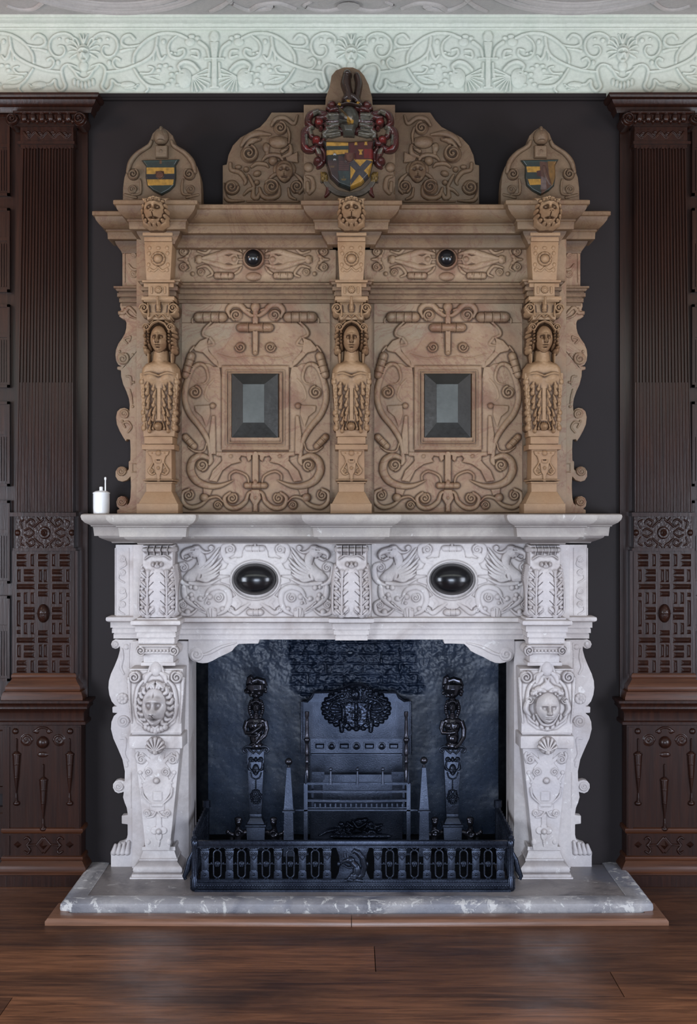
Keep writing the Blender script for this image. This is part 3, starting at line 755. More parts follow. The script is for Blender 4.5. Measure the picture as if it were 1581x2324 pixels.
# shelf: end returns, blocks over the pilasters, a block in the middle
def course(rows, blocks, yend, ymid, xend, kk=k5, centre=None, yc=None):
    """moulding rows of (out px, py) swept round the broken front; blocks are (x0, x1, y)"""
    prof = [(o * kk, H - (py - CY) * kk) for o, py in rows]
    path = [(-xend, 0), (-xend, yend)]
    L, Rr, yb = blocks
    path += [(-Rr, yend), (-Rr, yb), (-L, yb), (-L, ymid)]
    if centre: path += [(-centre, ymid), (-centre, yc), (centre, yc), (centre, ymid)]
    path += [(L, ymid), (L, yb), (Rr, yb), (Rr, yend), (xend, yend), (xend, 0)]
    return prof, [(x + XM, y) for x, y in path]
mb = MB(0)
kS = 5.115 / F
rows = [(-30, 1166), (57, 1166), (62, 1168.5), (63, 1173), (61, 1180), (55, 1187), (46, 1192), (43, 1194), (43, 1196), (39, 1197.5), (38, 1201), (36, 1219), (28, 1219.5), (26, 1223), (19, 1227), (10, 1231), (2, 1234), (0, 1237), (-12, 1237)]
p_, q_ = course(rows, (.755, .90, -.27), -.05, -.175, 1.05, kS, .092, -.262)
mb.sweep(p_, q_)
shelf = mb.build('mantel_shelf', 'shelf', mant, smooth=35)
mb = MB(0)
def zz_(py, k=kS): return H - (py - CY) * k
mb.wbox(XM - 1.045, XM + 1.045, -.045, 0, zz_(1237), zz_(1167)); mb.wbox(XM - .76, XM + .76, -.17, 0, zz_(1236), zz_(1167)); 
for a, b in ((-.895, -.76), (.76, .895), (-.088, .088)): mb.wbox(XM + a, XM + b, -.255, 0, zz_(1236), zz_(1167))
mb.build('shelf_core', 'shelf', shelf, smooth=0)
# entablature body behind the frieze
ZFt, ZFb = Z(1230, -.1), Z(1400, -.1)
mb = MB(0); mb.wbox(XM - 1.035, XM + 1.035, -.05, 0, Z(1404, -.05), Z(1236, -.05))
mb.wbox(XM - .95, XM + .95, -.095, 0, Z(1404, -.09), Z(1236, -.09))
ent = mb.build('entablature_body', 'grey', mant, bevel=.003)
# scroll relief on the narrow end panels
r = R(257, 1240, 296, 1398, .8)
for q in ((262, 1245), (292, 1245)): r.stroke([(q[0], 1245), (q[0], 1395)], 1.3, 1.2, curve=False)
for y, dr in ((1268, 1), (1300, -1), (1340, 1), (1372, -1)):
    r.volute(277, y, 8, 2, dr); r.stroke([(277 + dr * 7, y + 4), (277 + dr * 8, y + 14), (277 - dr * 5, y + 22)], [1.6, 2.2, 1.6], 1.8)
o = r.mesh('end_relief', 'grey', -.0505, None, keep='up', wear=.2); o2 = mirrored(o, None); merge(ent, o); merge(ent, o2)

# griffin panels
r = R(397, 1231, 762, 1402, .8, sym=579.2)
def st(pts, w, h=5, **k): r.stroke(zN(pts), [x / 4.273 for x in w] if isinstance(w, list) else w / 4.273, h, **k)
def el(u, v, rx, ry, h=5, **k): (x, y), = zN([(u, v)]); r.ell(x, y, rx / 4.273, ry / 4.273, h, **k)
def vo(u, v, rr, h=5, dr=1, a0=0): (x, y), = zN([(u, v)]); r.volute(x, y, rr / 4.273, h, dr, a0)
r.poly(zN([(785, 88), (700, 78), (668, 130), (660, 190), (600, 200), (540, 230), (500, 300), (440, 320), (440, 360), (540, 365), (540, 380), (460, 400), (445, 430), (540, 460), (545, 490), (600, 560), (540, 600), (530, 640), (600, 690), (690, 650), (740, 690), (785, 700)]), 2.6, 2)
r.poly(zN([(90, 470), (220, 440), (420, 470), (520, 500), (540, 600), (500, 720), (400, 760), (300, 740), (200, 690), (110, 590)]), 1.6, 2)
st([(560, 150), (500, 190), (540, 230), (600, 210)], [25, 30, 18], 3.5)
st([(545, 60), (480, 90), (480, 160), (520, 215), (600, 250)], [18, 26, 18], 3.5); vo(545, 115, 50, 5, 1, -1.5)
el(785, 412, 246, 198, 4.5, prof='flat', bev=2); el(785, 412, 225, 178, 1.5, prof='flat', mode='sub', bev=2); st([(785 + 232 * math.cos(t), 412 + 186 * math.sin(t)) for t in np.linspace(0, 2 * math.pi, 40)], 10, 6.5, curve=False)
r.sym = None
(xa, ya), (xb, yb) = zN([(712, 105), (858, 105)]); r.roll((xa, ya), (xb, yb), 6.5, 7, 2)
(xa, ya), (xb, yb) = zN([(735, 725), (835, 725)]); r.roll((xa, ya), (xb, yb), 7, 8, 2)
st([(785, 60), (785, 100)], 8, 5); r.sym = 579.2
# griffin
st([(245, 150), (268, 230), (240, 310), (175, 370), (120, 390)], [40, 44, 55, 60, 30], 8)
el(165, 385, 66, 40, 8.5, ang=-.2)
el(205, 140, 76, 58, 11, ang=.1); el(215, 95, 40, 24, 12)
st([(180, 120), (115, 135), (82, 165), (90, 208)], [34, 30, 20, 5], 11); st([(165, 190), (130, 214), (104, 210)], [18, 12, 6], 9)
st([(240, 105), (290, 140), (340, 140), (372, 120)], [20, 16, 8, 5], 8); el(360, 100, 27, 27, 7); vo(360, 100, 24, 8, -1)
el(185, 150, 12, 10, 3, mode='add'); st([(100, 182), (140, 184), (180, 192)], 6, 5, mode='sub'); st([(160, 120), (200, 118)], 5, 3, mode='sub')
st([(215, 190), (235, 260)], 5, 2.5, mode='sub')
for a, b in (((250, 300), (440, 100)), ((262, 325), (430, 160)), ((270, 345), (462, 200)), ((280, 365), (455, 260)), ((275, 385), (435, 320)), ((265, 400), (430, 355)), ((250, 405), (360, 400))):
    st([a, ((a[0] + b[0]) / 2 + 10, (a[1] + b[1]) / 2 + 16), b], [18, 20, 16, 6], 6.2)
    st([a, ((a[0] + b[0]) / 2 + 10, (a[1] + b[1]) / 2 + 16), b], 3, 1.4, prof='soft', mode='sub')
st([(235, 280), (240, 340), (230, 400)], [20, 30, 20], 7.5)
st([(95, 250), (40, 280), (30, 360), (70, 430), (150, 465)], [16, 28, 30, 24, 8], 5); vo(92, 290, 46, 6, 1, -1.5)
st([(150, 440), (220, 450), (330, 450), (440, 400)], [18, 22, 18, 8], 4)
st([(92, 480), (105, 570), (180, 650), (290, 705)], [24, 30, 22, 8], 5)
for q in ((200, 630), (230, 660), (260, 680)): st([q, (q[0] + 40, q[1] + 30)], [10, 5], 7)
for a in ((165, 555, 22), (130, 580, 20), (175, 595, 26), (205, 485, 26), (160, 480, 20), (252, 592, 24), (345, 575, 27), (130, 722, 28), (470, 690, 22), (395, 700, 15), (335, 635, 14)): el(a[0], a[1], a[2], a[2], 7)
st([(270, 610), (330, 560), (300, 640)], [10, 12, 8], 4)
st([(310, 560), (350, 505), (440, 480), (520, 520), (540, 610), (500, 700), (430, 745)], [16, 26, 28, 28, 26, 12], 5); vo(432, 582, 48, 6, 1, -1)
st([(85, 612), (40, 650), (60, 730), (150, 745), (215, 700)], [14, 20, 20, 16, 8], 5); vo(85, 652, 36, 5.5, 1, -1.5)
el(365, 735, 52, 66, 6); st([(365, 690), (365, 770)], 5, 2, mode='sub'); st([(330, 690), (345, 770)], 4, 1.5, mode='sub')
st([(550, 700), (600, 730), (660, 690), (730, 640)], [14, 24, 24, 14], 4.5); vo(548, 700, 30, 5.5, -1)
st([(610, 600), (640, 640), (600, 690)], [20, 24, 10], 4)
(cx_, cy_), = zN([(785, 412)]); 
gp = r.mesh('griffin_panel', 'grey', -.10, mant, wear=.35, label='pale stone panel carved with two griffins either side of a black oval boss')
mb = MB(-.10); mb.ell(578.7, 1314.6, 0, 49, 36.5, 34, 48, 32)
mb.build('oval_boss', 'marble', gp, smooth=180, label='polished black oval boss')
g2 = shifted(gp, mant, (1025.5 - 579.2) * S(-.10)); 

# acanthus consoles
def console(dx, name='console'):
    c0 = 795.0
    r = R(c0 - 47, 1232, c0 + 47, 1404, .7, sym=c0)
    r.poly([(c0 - 36, 1236), (c0 + 36, 1236), (c0 + 38, 1404), (c0 - 38, 1404)], 60, 3)
    r.ell(c0, 1335, 44, 90, 8, mode='add', prof='soft')
    r.h = np.where(r.h > 0, r.h, 0)
    r.sym = None; r.roll((c0 - 30, 1248), (c0 + 30, 1248), 10, 76, 4); r.sym = c0
    b = 60
    r.stroke([(c0 - 30, 1270), (c0 - 16, 1261), (c0, 1264)], [3, 4, 3], 68)
    r.ell(c0, 1284, 18, 15, 76); r.ell(c0 + 9, 1281, 7, 10, 80); r.ell(c0, 1281, 6, 11, 82); r.ell(c0, 1300, 8, 6, 74)
    r.stroke([(c0 + 20, 1298), (c0 + 23, 1350), (c0 + 23, 1396)], [7, 9, 8], 12, base=b)
    for i in range(5):
        y = 1303 + i * 21; k = 1.05 - .05 * i
        for sx in (-1, 1):
            r.ell(c0 + 22 + sx * 9, y + (3 if sx > 0 else -2), 12 * k, 8, 12 + (i % 3) * 3, ang=-sx * .85, base=b); r.ell(c0 + 22 + sx * 13, y - 9, 5.5, 4.5, 13, base=b)
            r.stroke([(c0 + 22 + sx * 3, y + 8), (c0 + 22 + sx * 14, y - 3)], 1.1, 4, mode='sub', prof='soft')
    r.stroke([(c0 + 20, 1296), (c0 + 22, 1350), (c0 + 22, 1396)], [1.6, 2.2, 1.4], 3.5, mode='add')
    r.stroke([(c0 + 36, 1285), (c0 + 41, 1330), (c0 + 42, 1385), (c0 + 32, 1398)], [5, 7, 8, 7], 66)
    r.stroke([(c0, 1310), (c0, 1395)], [2, 3, 2], 69)
    return r.mesh(name, 'grey', -.25, mant, Yb=-.12, keep='up', wear=.5, label='scrolled stone console carved with acanthus leaves')
c_ = console(0)
c_.location.x = XM - X(795, -.25)
for sg in (-1, 1): shifted(c_, mant, sg * .822)

# architrave below the frieze
mb = MB(0); kL = 5.23 / F
rows = [(0, 1400), (14, 1400), (18, 1402), (19, 1406), (18, 1410), (14, 1412.5), (10, 1413.5), (10, 1426), (6, 1426.5), (6, 1428.5), (7, 1429), (7, 1438.5), (3, 1439), (3, 1441), (4, 1441.5), (4, 1451.5), (-6, 1452)]
rows_c = [(a, 1162 + (b - 1162) * 1.0) for a, b in rows]
p_, q_ = course(rows, (.757, .895, -.235), -.05, -.09, 1.035, 5.40 / F, .062, -.125)
mb.sweep(p_, q_)
# heavier block mouldings above the pilasters stand in front
arch = mb.build('architrave', 'grey', mant, smooth=30)
mb = MB(0)
mb.wbox(XM - 1.03, XM + 1.03, -.045, 0, Z(1451, -.09), Z(1401, -.09)); mb.wbox(XM - .76, XM + .76, -.085, 0, Z(1450, -.09), Z(1401, -.09))
for a, b in ((-.89, -.76), (.76, .89)): mb.wbox(XM + a, XM + b, -.23, 0, H - 290 * 5.4 / F, Z(1401, -.09))
mb.build('architrave_core', 'grey', arch, smooth=0)

# jambs, corner brackets and the side scrolls
mb = MB(-.08)
mb.wbox(-.945, X(428, -.08), -.08, .19, HZ, Z(1455, -.08)); jm = mb.build('jamb', 'grey', mant, bevel=.003)
mirrored(jm, mant)
mb = MB(-.085)
mb.prism(zFz([(15, 42), (15, 108), (24, 132), (40, 145), (62, 154), (82, 157), (105, 155), (128, 146), (160, 128), (200, 110), (222, 98), (232, 84), (252, 66), (300, 64), (345, 64), (352, 42)]), -45, 0)
br = mb.build('corner_bracket', 'grey', mant, bevel=.003)
r = R(428, 1450, 590, 1510, .7); r.volute(445, 1485, 16, 3, 1); r.stroke(zFz([(60, 120), (110, 110), (170, 80), (240, 60)]), [2, 4, 1.5], 2.5)
merge(br, r.mesh('bracket_relief', 'grey', -.0855, None, keep='up')); mirrored(br, mant)
wing = zB([(300, 268), (150, 268), (120, 264), (92, 280), (80, 308), (92, 338), (118, 348), (140, 342), (156, 326), (156, 360), (140, 420), (112, 490), (80, 560), (62, 620), (58, 680), (66, 740), (86, 795), (112, 826), (132, 836), (92, 842), (94, 892), (134, 894), (104, 920), (84, 970), (80, 1030), (100, 1110), (140, 1200), (178, 1290), (198, 1390), (196, 1478), (180, 1468), (150, 1463), (118, 1472), (98, 1498), (97, 1532), (114, 1564), (142, 1578), (172, 1572), (190, 1564), (183, 1610), (196, 1656), (214, 1700), (224, 1762), (172, 1768), (172, 1836), (222, 1842), (222, 1930), (212, 1974), (180, 1992), (140, 2004), (128, 2032), (90, 2056), (76, 2084), (80, 2110), (80, 2222), (300, 2222)])
mb = MB(-.05); mb.prism(wing, -24, 0); sw = mb.build('side_scroll', 'grey', mant, bevel=.004)
r = R(244, 1448, 312, 1975, .8)
def V(u, v, rr, h=3, dr=1, a0=0.): (x, y), = zB([(u, v)]); r.volute(x, y, rr / 3.75, h, dr, a0)
V(118, 308, 28, 3, 1, 1.5); V(188, 965, 52, 4, -1); V(148, 1518, 40, 4, 1); 
(x, y), = zB([(180, 770)]); r.ell(x, y, 13, 13, 3, prof='flat', bev=3)
for i in range(8): r.ell(x + 9 * math.cos(i * .785), y + 9 * math.sin(i * .785), 4, 4, 4.5)
r.ell(x, y, 4, 4, 6)
def B(pts, w, h, **k): r.stroke(zB(pts), [q / 3.75 for q in w] if isinstance(w, list) else w / 3.75, h, **k)
B([(175, 350), (180, 420), (165, 500), (190, 560)], [10, 14, 8], 2); B([(240, 300), (235, 420), (240, 620)], 5, 1.5); B([(212, 330), (212, 331)], 22, 3)
B([(165, 1110), (205, 1120), (195, 1240), (225, 1300)], [10, 14, 8], 1.6); B([(205, 1290), (215, 1340)], 14, 1.5)
B([(250, 1400), (250, 1700)], 4, 1.2)
for i in range(4): B([(105 + i * 38, 2080), (120 + i * 38, 2020 - i * 10)], [24, 22, 14], 6)
merge(sw, r.mesh('scroll_relief', 'grey', -.0505, None, keep='up', wear=.3)); mirrored(sw, mant)

# tapering pilasters with masks
Yp = -.215
def sub(r, name, Y, par, **k): return r.mesh(name, 'grey', Y, par, keep='up', **k)
c0 = 358.5
mb = MB(-.235)
mb.box(322, 394, 1440, 1462, -70, 0, taper=2); mb.box(324, 392, 1482, 1506, -70, -8); mb.box(318, 397, 1504, 1512, -70, -6)
mb.box(309, 404, 1401, 1413, -70, 3, inset=1.5); mb.box(313, 400, 1413, 1428, -70, -1); mb.box(317, 397, 1428, 1441, -70, -3)
pil = mb.build('tapered_pilaster', 'grey', mant, bevel=.003, label='tapering stone pilaster with a carved lion mask')
mb = MB(Yp)
mb.box(293, 415, 1518, 1668, -70, -2, taper=5); mb.box(291, 416, 1668, 1700, -72, 5, inset=2); mb.box(305, 408, 1700, 1932, -70, -6, taper=24)
shf = mb.build('shaft', 'grey', pil, bevel=.004)
mb = MB(-.233); kb = S(-.233)
pr = [(o_, Z(y_, -.233)) for o_, y_ in ((0, 1928), (.006, 1928.5), (.007, 1936), (.003, 1938), (.004, 1941), (.014, 1953), (.018, 1954), (.018, 1959), (.015, 1960), (.028, 1967), (.031, 1968), (.038, 1971), (.041, 1976), (.038, 1982), (.033, 1984), (.044, 1986), (.045, 1991), (.052, 1991.5))] + [(.052, HZ), (0, HZ)]
xa, xb = X(326, -.19), X(394, -.19)
mb.sweep(pr, [(xa, -.08), (xa, -.183), (xb, -.183), (xb, -.08)])
mb.wbox(xa + .001, xb - .001, -.182, -.08, HZ, Z(1929, -.19)); mb.build('base', 'grey', pil, smooth=35)
# ionic capital
r = R(304, 1458, 412, 1495, .6); r.rect(318, 1462, 398, 1484, 8, 3)
for cx, dr in ((321, 1), (395, -1)): r.volute(cx, 1476, 12.5, 14, dr, 1.2)
r.stroke([(318, 1465), (398, 1465)], 3, 13, curve=False)
for i in range(7): r.ell(334 + i * 8, 1476, 3.6, 5, 13)
o = sub(r, 'capital', -.235, pil)
mb = MB(-.235); mb.tube([(321, 1476, -55), (321, 1476, 0)], 12, 18); mb.tube([(395, 1476, -55), (395, 1476, 0)], 12, 18); mb.box(321, 395, 1460, 1485, -55, 0); mb.build('capital_core', 'grey', o)
def cartouche(mask):
    r = R(284, 1495, 424, 1668, .7, sym=354)
    r.rect(296, 1522, 412, 1664, 1.5, 2)
    r.poly([(354, 1505), (340, 1508), (334, 1525), (322, 1532), (322, 1548), (310, 1560), (302, 1600), (310, 1640), (330, 1655), (354, 1660)], 4, 3)
    r.ell(354, 1518, 14, 17, 12); r.stroke([(343, 1527), (334, 1535), (330, 1548)], [5, 7, 4], 8)
    r.volute(306, 1536, 15, 14, 1, -1.2); r.stroke([(293, 1540), (294, 1580), (299, 1640)], [5, 3, 2], 6)
    r.stroke([(325, 1545), (314, 1560), (309, 1590), (312, 1625), (326, 1640)], [4, 5, 5, 3], 8)
    if mask == 'lion':
        for i in range(11):
            a = -math.pi / 2 + .15 + i * math.pi / 10.6; c_, s_ = math.cos(a), math.sin(a)
            r.stroke([(354 + 22 * c_, 1600 + 34 * s_), (354 + 33 * c_ - 5 * s_, 1600 + 46 * s_ + 4 * c_), (354 + 40 * c_ + 3 * s_, 1600 + 53 * s_ - 3 * c_)], [6, 6.5, 3.5], 17 - (i % 2) * 4)
            r.ell(354 + 42 * c_, 1600 + 53 * s_, 5, 5, 9)
        r.stroke([(354, 1566), (346, 1552), (336, 1560)], [5, 7, 4], 18)
        for q in range(4): r.ell(354 + q * 7, 1648 + (3 - q) * 3, 7, 9, 18)
        r.sym = None; r.face(352, 1602, 28, 44, 38, 4, 'lion')
    else:
        r.poly([(354, 1535), (342, 1552), (318, 1568), (330, 1582), (354, 1575)], 12, 5)
        r.stroke([(322, 1572), (336, 1564), (350, 1570)], [7, 9, 7], 16)
        for i in range(5): r.ell(322 + i * 5, 1566 + (i % 2) * 7, 4.5, 4.5, 19)
        r.volute(313, 1588, 10, 12, 1); r.stroke([(311, 1590), (306, 1608), (315, 1622)], [6, 7, 4], 12)
        for i in range(7):
            a = math.radians(20 + i * 22.5); r.ell(354 + 34 * math.cos(a) * .95, 1612 + 40 * math.sin(a), 4, 7, 9)
        r.stroke([(330, 1620), (342, 1640), (354, 1644)], [4, 5, 5], 14)
        r.sym = None; r.face(354, 1604, 27, 36, 40, 4, 'woman')
    r.h = np.where(r.h > .4, r.h, 0)
    return r
r = cartouche('lion'); lm = sub(r, 'lion_mask', Yp - .001, pil, wear=.4)
r = R(330, 1668, 378, 1718, .5)
r.ell(353, 1691, 21, 21, 9, prof='flat', bev=6)
for i in range(7):
    a = math.radians(180 + i * 30); r.stroke([(353, 1704), (353 + 19 * math.cos(a), 1694 + 19 * math.sin(a))], [2, 4.2], 15, curve=False)
r.ell(353, 1706, 6, 7, 19); sub(r, 'shell', -.224, pil)
r = R(302, 1698, 412, 1930, .7, sym=356.5)
def P2(u, v): return (230 + u / 3.75, 1380 + v / 3.75)
r.volute(*P2(342, 1288), 11.5, 6, -1, -1); r.stroke([P2(310, 1230), P2(300, 1260), P2(312, 1310)], [3, 4, 3], 4)
r.stroke([P2(350, 1240), P2(410, 1300), P2(430, 1330)], [3, 5, 3], 3); r.volute(*P2(402, 1393), 10.5, 6, 1, 2)
r.poly([P2(474, 1200), P2(400, 1210), P2(420, 1300), P2(370, 1360), P2(380, 1440), P2(350, 1500), P2(350, 1560), P2(410, 1650), P2(410, 1720), P2(474, 1740)], 2.6, 2)
r.ell(*P2(330, 1400), 5, 5, 4); r.stroke([P2(330, 1420), P2(360, 1470), P2(345, 1490)], [2, 4, 2], 3)
r.stroke([P2(345, 1530), P2(360, 1600), P2(420, 1660)], [2, 3, 2], 5)
r.volute(*P2(388, 1742), 8.5, 5.5, 1); r.stroke([P2(390, 1780), P2(440, 1770), P2(465, 1730)], [2, 3, 2], 4)
r.sym = 361; x5, y5 = P2(490, 1900); r.sym = x5
r.ell(x5 - 10, y5 - 2, 9, 9, 3, prof='flat', bev=2); r.ell(x5, y5 - 10, 8, 10, 3, prof='flat', bev=2); r.ell(x5, y5 + 10, 8, 12, 3, prof='flat', bev=2); r.rect(x5 - 6, y5 - 40, x5 + 6, y5, 3, 2)
r.stroke([(x5, y5 + 22), (x5, y5 + 34)], [4, 1.5], 3); r.ell(x5, y5, 6, 6, 10)
r.sym = None; r.ell(*P2(470, 1467), 6.5, 6.5, 11); r.rect(*P2(440, 1560), *P2(520, 1640), 4.5, 2); r.rect(*P2(425, 1660), *P2(530, 1690), 4.5, 2)
r.ell(*P2(400, 1990), 5, 6, 2.5); r.ell(*P2(575, 1990), 5, 7, 2.5)
merge(shf, sub(r, 'strapwork', Yp + .0115, None, wear=.3))
p2 = mirrored(pil, mant); p2['label'] = "tapering stone pilaster with a carved woman's mask"
old = [c for c in bpy.data.objects if c.parent == p2 and c.name.startswith('lion_mask')][0]; bpy.data.objects.remove(old)
r = cartouche('woman'); t_ = sub(r, 'tmpmask', Yp - .001, None, wear=.3); w_ = mirrored(t_, None, 'woman_mask'); bpy.data.objects.remove(t_)
attach(w_, p2)
# black void strip: inner cheeks of the opening are part of the firebox below

# ================================================================== firebox
fb = None
YB = .485
mb = MB(0); mb.wbox(-.84, .85, YB + .022, YB + .06, HZ - .05, 1.5); mb.wbox(-.84, -.79, .19, YB + .04, HZ - .05, 1.5); mb.wbox(.80, .85, .19, YB + .04, HZ - .05, 1.5); mb.wbox(-.84, .85, .1, YB + .06, 1.48, 1.54)
strut(mb.build('wall_recess_sides', 'soot_dark', fb, smooth=0))
mb = MB(0); mb.wbox(-.61, .64, -.37, .10, HZ + .0005, HZ + .004); mb.wbox(-.79, .80, .10, YB + .02, HZ - .05, HZ + .004); strut(mb.build('floor_recess', 'soot_dark', fb, smooth=0))  # black sheet added over the hearth as painted shade behind the fender
r = R(472, 1400, 1131, 1926, 1.5)
x, y = np.meshgrid(r.xs, r.ys)
def sm(n, b): a = blur(rng.rand(*r.h.shape) - .5, b); return a / a.std()
rough = sm(r, 1) * .35 + sm(r, 3) * .55 + sm(r, 9) * .6
top = np.clip((1585 - y) / 120, 0, 1) * np.clip(1 - np.abs(x - 820) / 380, 0, 1)
r.h += .05 * sm(r, 1) + .08 * sm(r, 3) + .7 * sm(r, 18) + rough * .75 * np.clip(top * 2.2, 0, 1)
# exposed brick courses in the upper middle
core = (x + sm(r, 14) * 14 > 655) & (x + sm(r, 14) * 14 < 948) & (y + sm(r, 12) * 5 < 1572)
row = np.floor((y - 1412) / 23.5); ph = (x - 655 + (row % 2) * 42) % 84; jy = (y - 1412) % 23.5
j = np.minimum(np.minimum(ph, 84 - ph), np.minimum(jy, 23.5 - jy) * 1.0) + sm(r, 2) * .7
brick = -4.5 + 6.0 * np.clip(j / 3.2, 0, 1) ** .7 + sm(r, 1) * .9 + sm(r, 3) * 1.3 + sm(r, 7) * .9
cm = blur(core.astype(float), 2); r.h = r.h * (1 - cm) + (brick - .5) * cm
strut(r.mesh('wall_recess_back', 'soot', YB, fb, Yb=YB, wear=0))
mb = MB(YB); mb.box(472, 1131, 1400, 1926, -10, -7); strut(mb.build('wall_recess_core', 'soot', fb, smooth=0))

# ================================================================== overmantel
over = thing('overmantel', 'tall carved tan alabaster overmantel standing on the grey mantel shelf', 'overmantel', (XM, -.1, Z(1167, -.1)))
ZS = H - (1166 - CY) * 5.115 / F + .0005
zT = zoom(400, 520, 3.52); zC = zoom(240, 640, 4.305); zK = zoom(500, 230, 7.905); zG = zoom(180, 270, 4.65)
Yw = -.08
mb = MB(0)
mb.wbox(XM - 1.0, XM + 1.0, Yw, 0, Z(690, Yw), Z(548, Yw)); mb.wbox(XM - .93, XM + .93, -.13, 0, ZS, Z(540, -.13))
mb.wbox(XM - .80, XM + .80, -.12, 0, Z(560, -.12), Z(470, -.12))
bs = mb.build('back_slab', 'warm', over, bevel=.003)
r = R(276, 560, 322, 644, .8)
r.volute(303, 622, 9, 3, 1); r.stroke([(292, 600), (300, 610), (312, 612)], [2, 3, 2], 2.5); r.volute(302, 580, 7, 2.5, -1)
for q in ((283, 570, 640), (318, 566, 640)): r.stroke([(q[0], q[1]), (q[0], q[2])], 1.4, 1.8, curve=False)
o = r.mesh('end_relief', 'warm', Yw - .0005, None, keep='up'); o2 = mirrored(o, None); merge(bs, o); merge(bs, o2)

# side scrolls
wing = zC([(740, 205), (140, 205), (138, 240), (150, 270), (122, 300), (118, 318), (140, 322), (124, 332), (150, 352), (188, 368), (200, 400), (198, 450), (186, 500), (158, 550), (122, 600), (98, 660), (92, 715), (100, 770), (120, 808), (150, 822), (110, 826), (110, 855), (146, 860), (148, 920), (168, 1000), (200, 1070), (224, 1140), (232, 1200), (228, 1262), (212, 1240), (180, 1228), (140, 1236), (110, 1264), (98, 1320), (106, 1390), (134, 1456), (170, 1520), (195, 1558), (206, 1536), (236, 1540), (240, 1640), (238, 1745), (222, 1752), (222, 1830), (206, 1846), (190, 1816), (156, 1802), (118, 1812), (94, 1850), (94, 1900), (118, 1940), (160, 1952), (208, 1936), (240, 1900), (244, 2000), (238, 2110), (226, 2160), (208, 2180), (206, 2130), (184, 2098), (150, 2090), (116, 2108), (101, 2146), (106, 2190), (134, 2218), (108, 2226), (108, 2262), (740, 2262)])
mb = MB(Yw); mb.prism([(min(x, 400), y) for x, y in wing], -30, 0); sw = mb.build('side_scroll', 'warm', over, bevel=.004)
r = R(258, 690, 330, 1168, .8)
def V(u, v, rr, h=3.5, dr=1, a0=0.): (x, y), = zC([(u, v)]); r.volute(x, y, rr / 4.305, h, dr, a0)
def B(pts, w, h=2.5, **k): r.stroke(zC(pts), [q / 4.305 for q in w] if isinstance(w, list) else w / 4.305, h, **k)
V(170, 750, 62, 5, 1, -1); V(180, 1288, 46, 4, -1, 1); V(155, 1850, 46, 5, 1, 0); V(158, 2145, 44, 5, 1, 0)
B([(135, 300), (180, 300), (230, 250), (300, 320)], [16, 20, 12], 4); B([(180, 260), (230, 330), (300, 360)], [8, 12, 6], 4); B([(210, 600), (180, 560), (240, 540), (230, 580)], [8, 10, 6], 2.5)
for u, v in ((135, 678), (262, 710), (160, 1358), (262, 1218), (270, 980), (238, 535)): (x, y), = zC([(u, v)]); r.ell(x, y, 3, 3, 3)
B([(190, 1420), (170, 1380), (220, 1370), (250, 1420), (215, 1470)], [8, 12, 8], 3); B([(200, 920), (240, 930), (250, 1000)], [8, 12, 8], 2.5); B([(235, 1050), (250, 1120), (260, 1190)], [6, 10, 6], 2.5)
r.rect(*zC([(255, 1770)])[0], *zC([(315, 1862)])[0], 2, 1); r.rect(*zC([(262, 1780)])[0], *zC([(308, 1852)])[0], 2.5, 1, mode='sub')
r.h = np.maximum(r.h, 0)
merge(sw, r.mesh('scroll_relief', 'warm', Yw - .0005, None, keep='up', wear=.3)); mirrored(sw, over)

# large strapwork panels with slate tablets
Ypn = -.14
r = R(412.5, 683, 748.5, 1162, .9, sym=579.6)
c = 3.52
def st(pts, w, h=5, **k): r.stroke(zT(pts), [q / c for q in w] if isinstance(w, list) else w / c, h, **k)
def el(u, v, rx, ry=None, h=6, **k): (x, y), = zT([(u, v)]); r.ell(x, y, rx / c, (ry or rx) / c, h, **k)
def vo(u, v, rr, h=7, dr=1, a0=0): (x, y), = zT([(u, v)]); r.volute(x, y, rr / c, h, dr, a0)
def pl(pts, h, bev=2.2, **k): r.poly(zT(pts), h, bev, **k)
def ro(a, b, rr, h, n=3): (x1, y1), (x2, y2) = zT([a, b]); r.roll((x1, y1), (x2, y2), rr / c, h, n)
# stone joints
for v in (747,): st([(45, v), (1225, v)], 4, 1.0, mode='sub', curve=False, prof='soft')
# upper cartouche body
pl([(632, 745), (300, 748), (225, 800), (212, 850), (262, 862), (240, 930), (262, 975), (300, 1040), (330, 1060), (330, 1110), (632, 1110)], 3.6, 2.5)
el(632, 870, 330, 150, 1.6, prof='soft', mode='sub')
pl([(262, 862), (190, 890), (135, 955), (150, 975), (215, 990), (300, 1080), (345, 1110), (330, 1050), (262, 975), (250, 900)], 5, 2.5)
st([(280, 745), (225, 800), (215, 845), (255, 865)], [10, 14, 12], 5.5); st([(270, 870), (300, 920), (245, 930)], [14, 16, 6], 6)
st([(330, 1000), (460, 1035), (560, 1020), (632, 1030)], [8, 10, 8], 5)
pl([(345, 1095), (300, 1100), (262, 1075), (190, 1075), (130, 1130), (100, 1220), (80, 1290), (72, 1380), (100, 1470), (170, 1560), (240, 1640), (262, 1700), (268, 1790), (370, 1820), (365, 1700), (365, 1200)], 2.2, 2.2)
st([(175, 1240), (230, 1230), (255, 1180), (230, 1100), (180, 1080), (120, 1130), (75, 1260), (70, 1370), (110, 1480), (190, 1580), (250, 1680), (270, 1780)], [6, 10, 14, 16, 22, 26, 24, 24, 22, 14], 6)
st([(300, 1200), (250, 1260), (230, 1340), (265, 1380)], [10, 12, 8], 3.5)
vo(150, 1305, 56, 8, 1, -1.4); el(292, 1412, 24, h=9)
pl([(145, 1410), (270, 1405), (275, 1480), (240, 1590), (205, 1500), (150, 1455)], 4.6, 2)
pl([(285, 1490), (312, 1490), (318, 1800), (275, 1800), (262, 1640)], 5.4, 2)
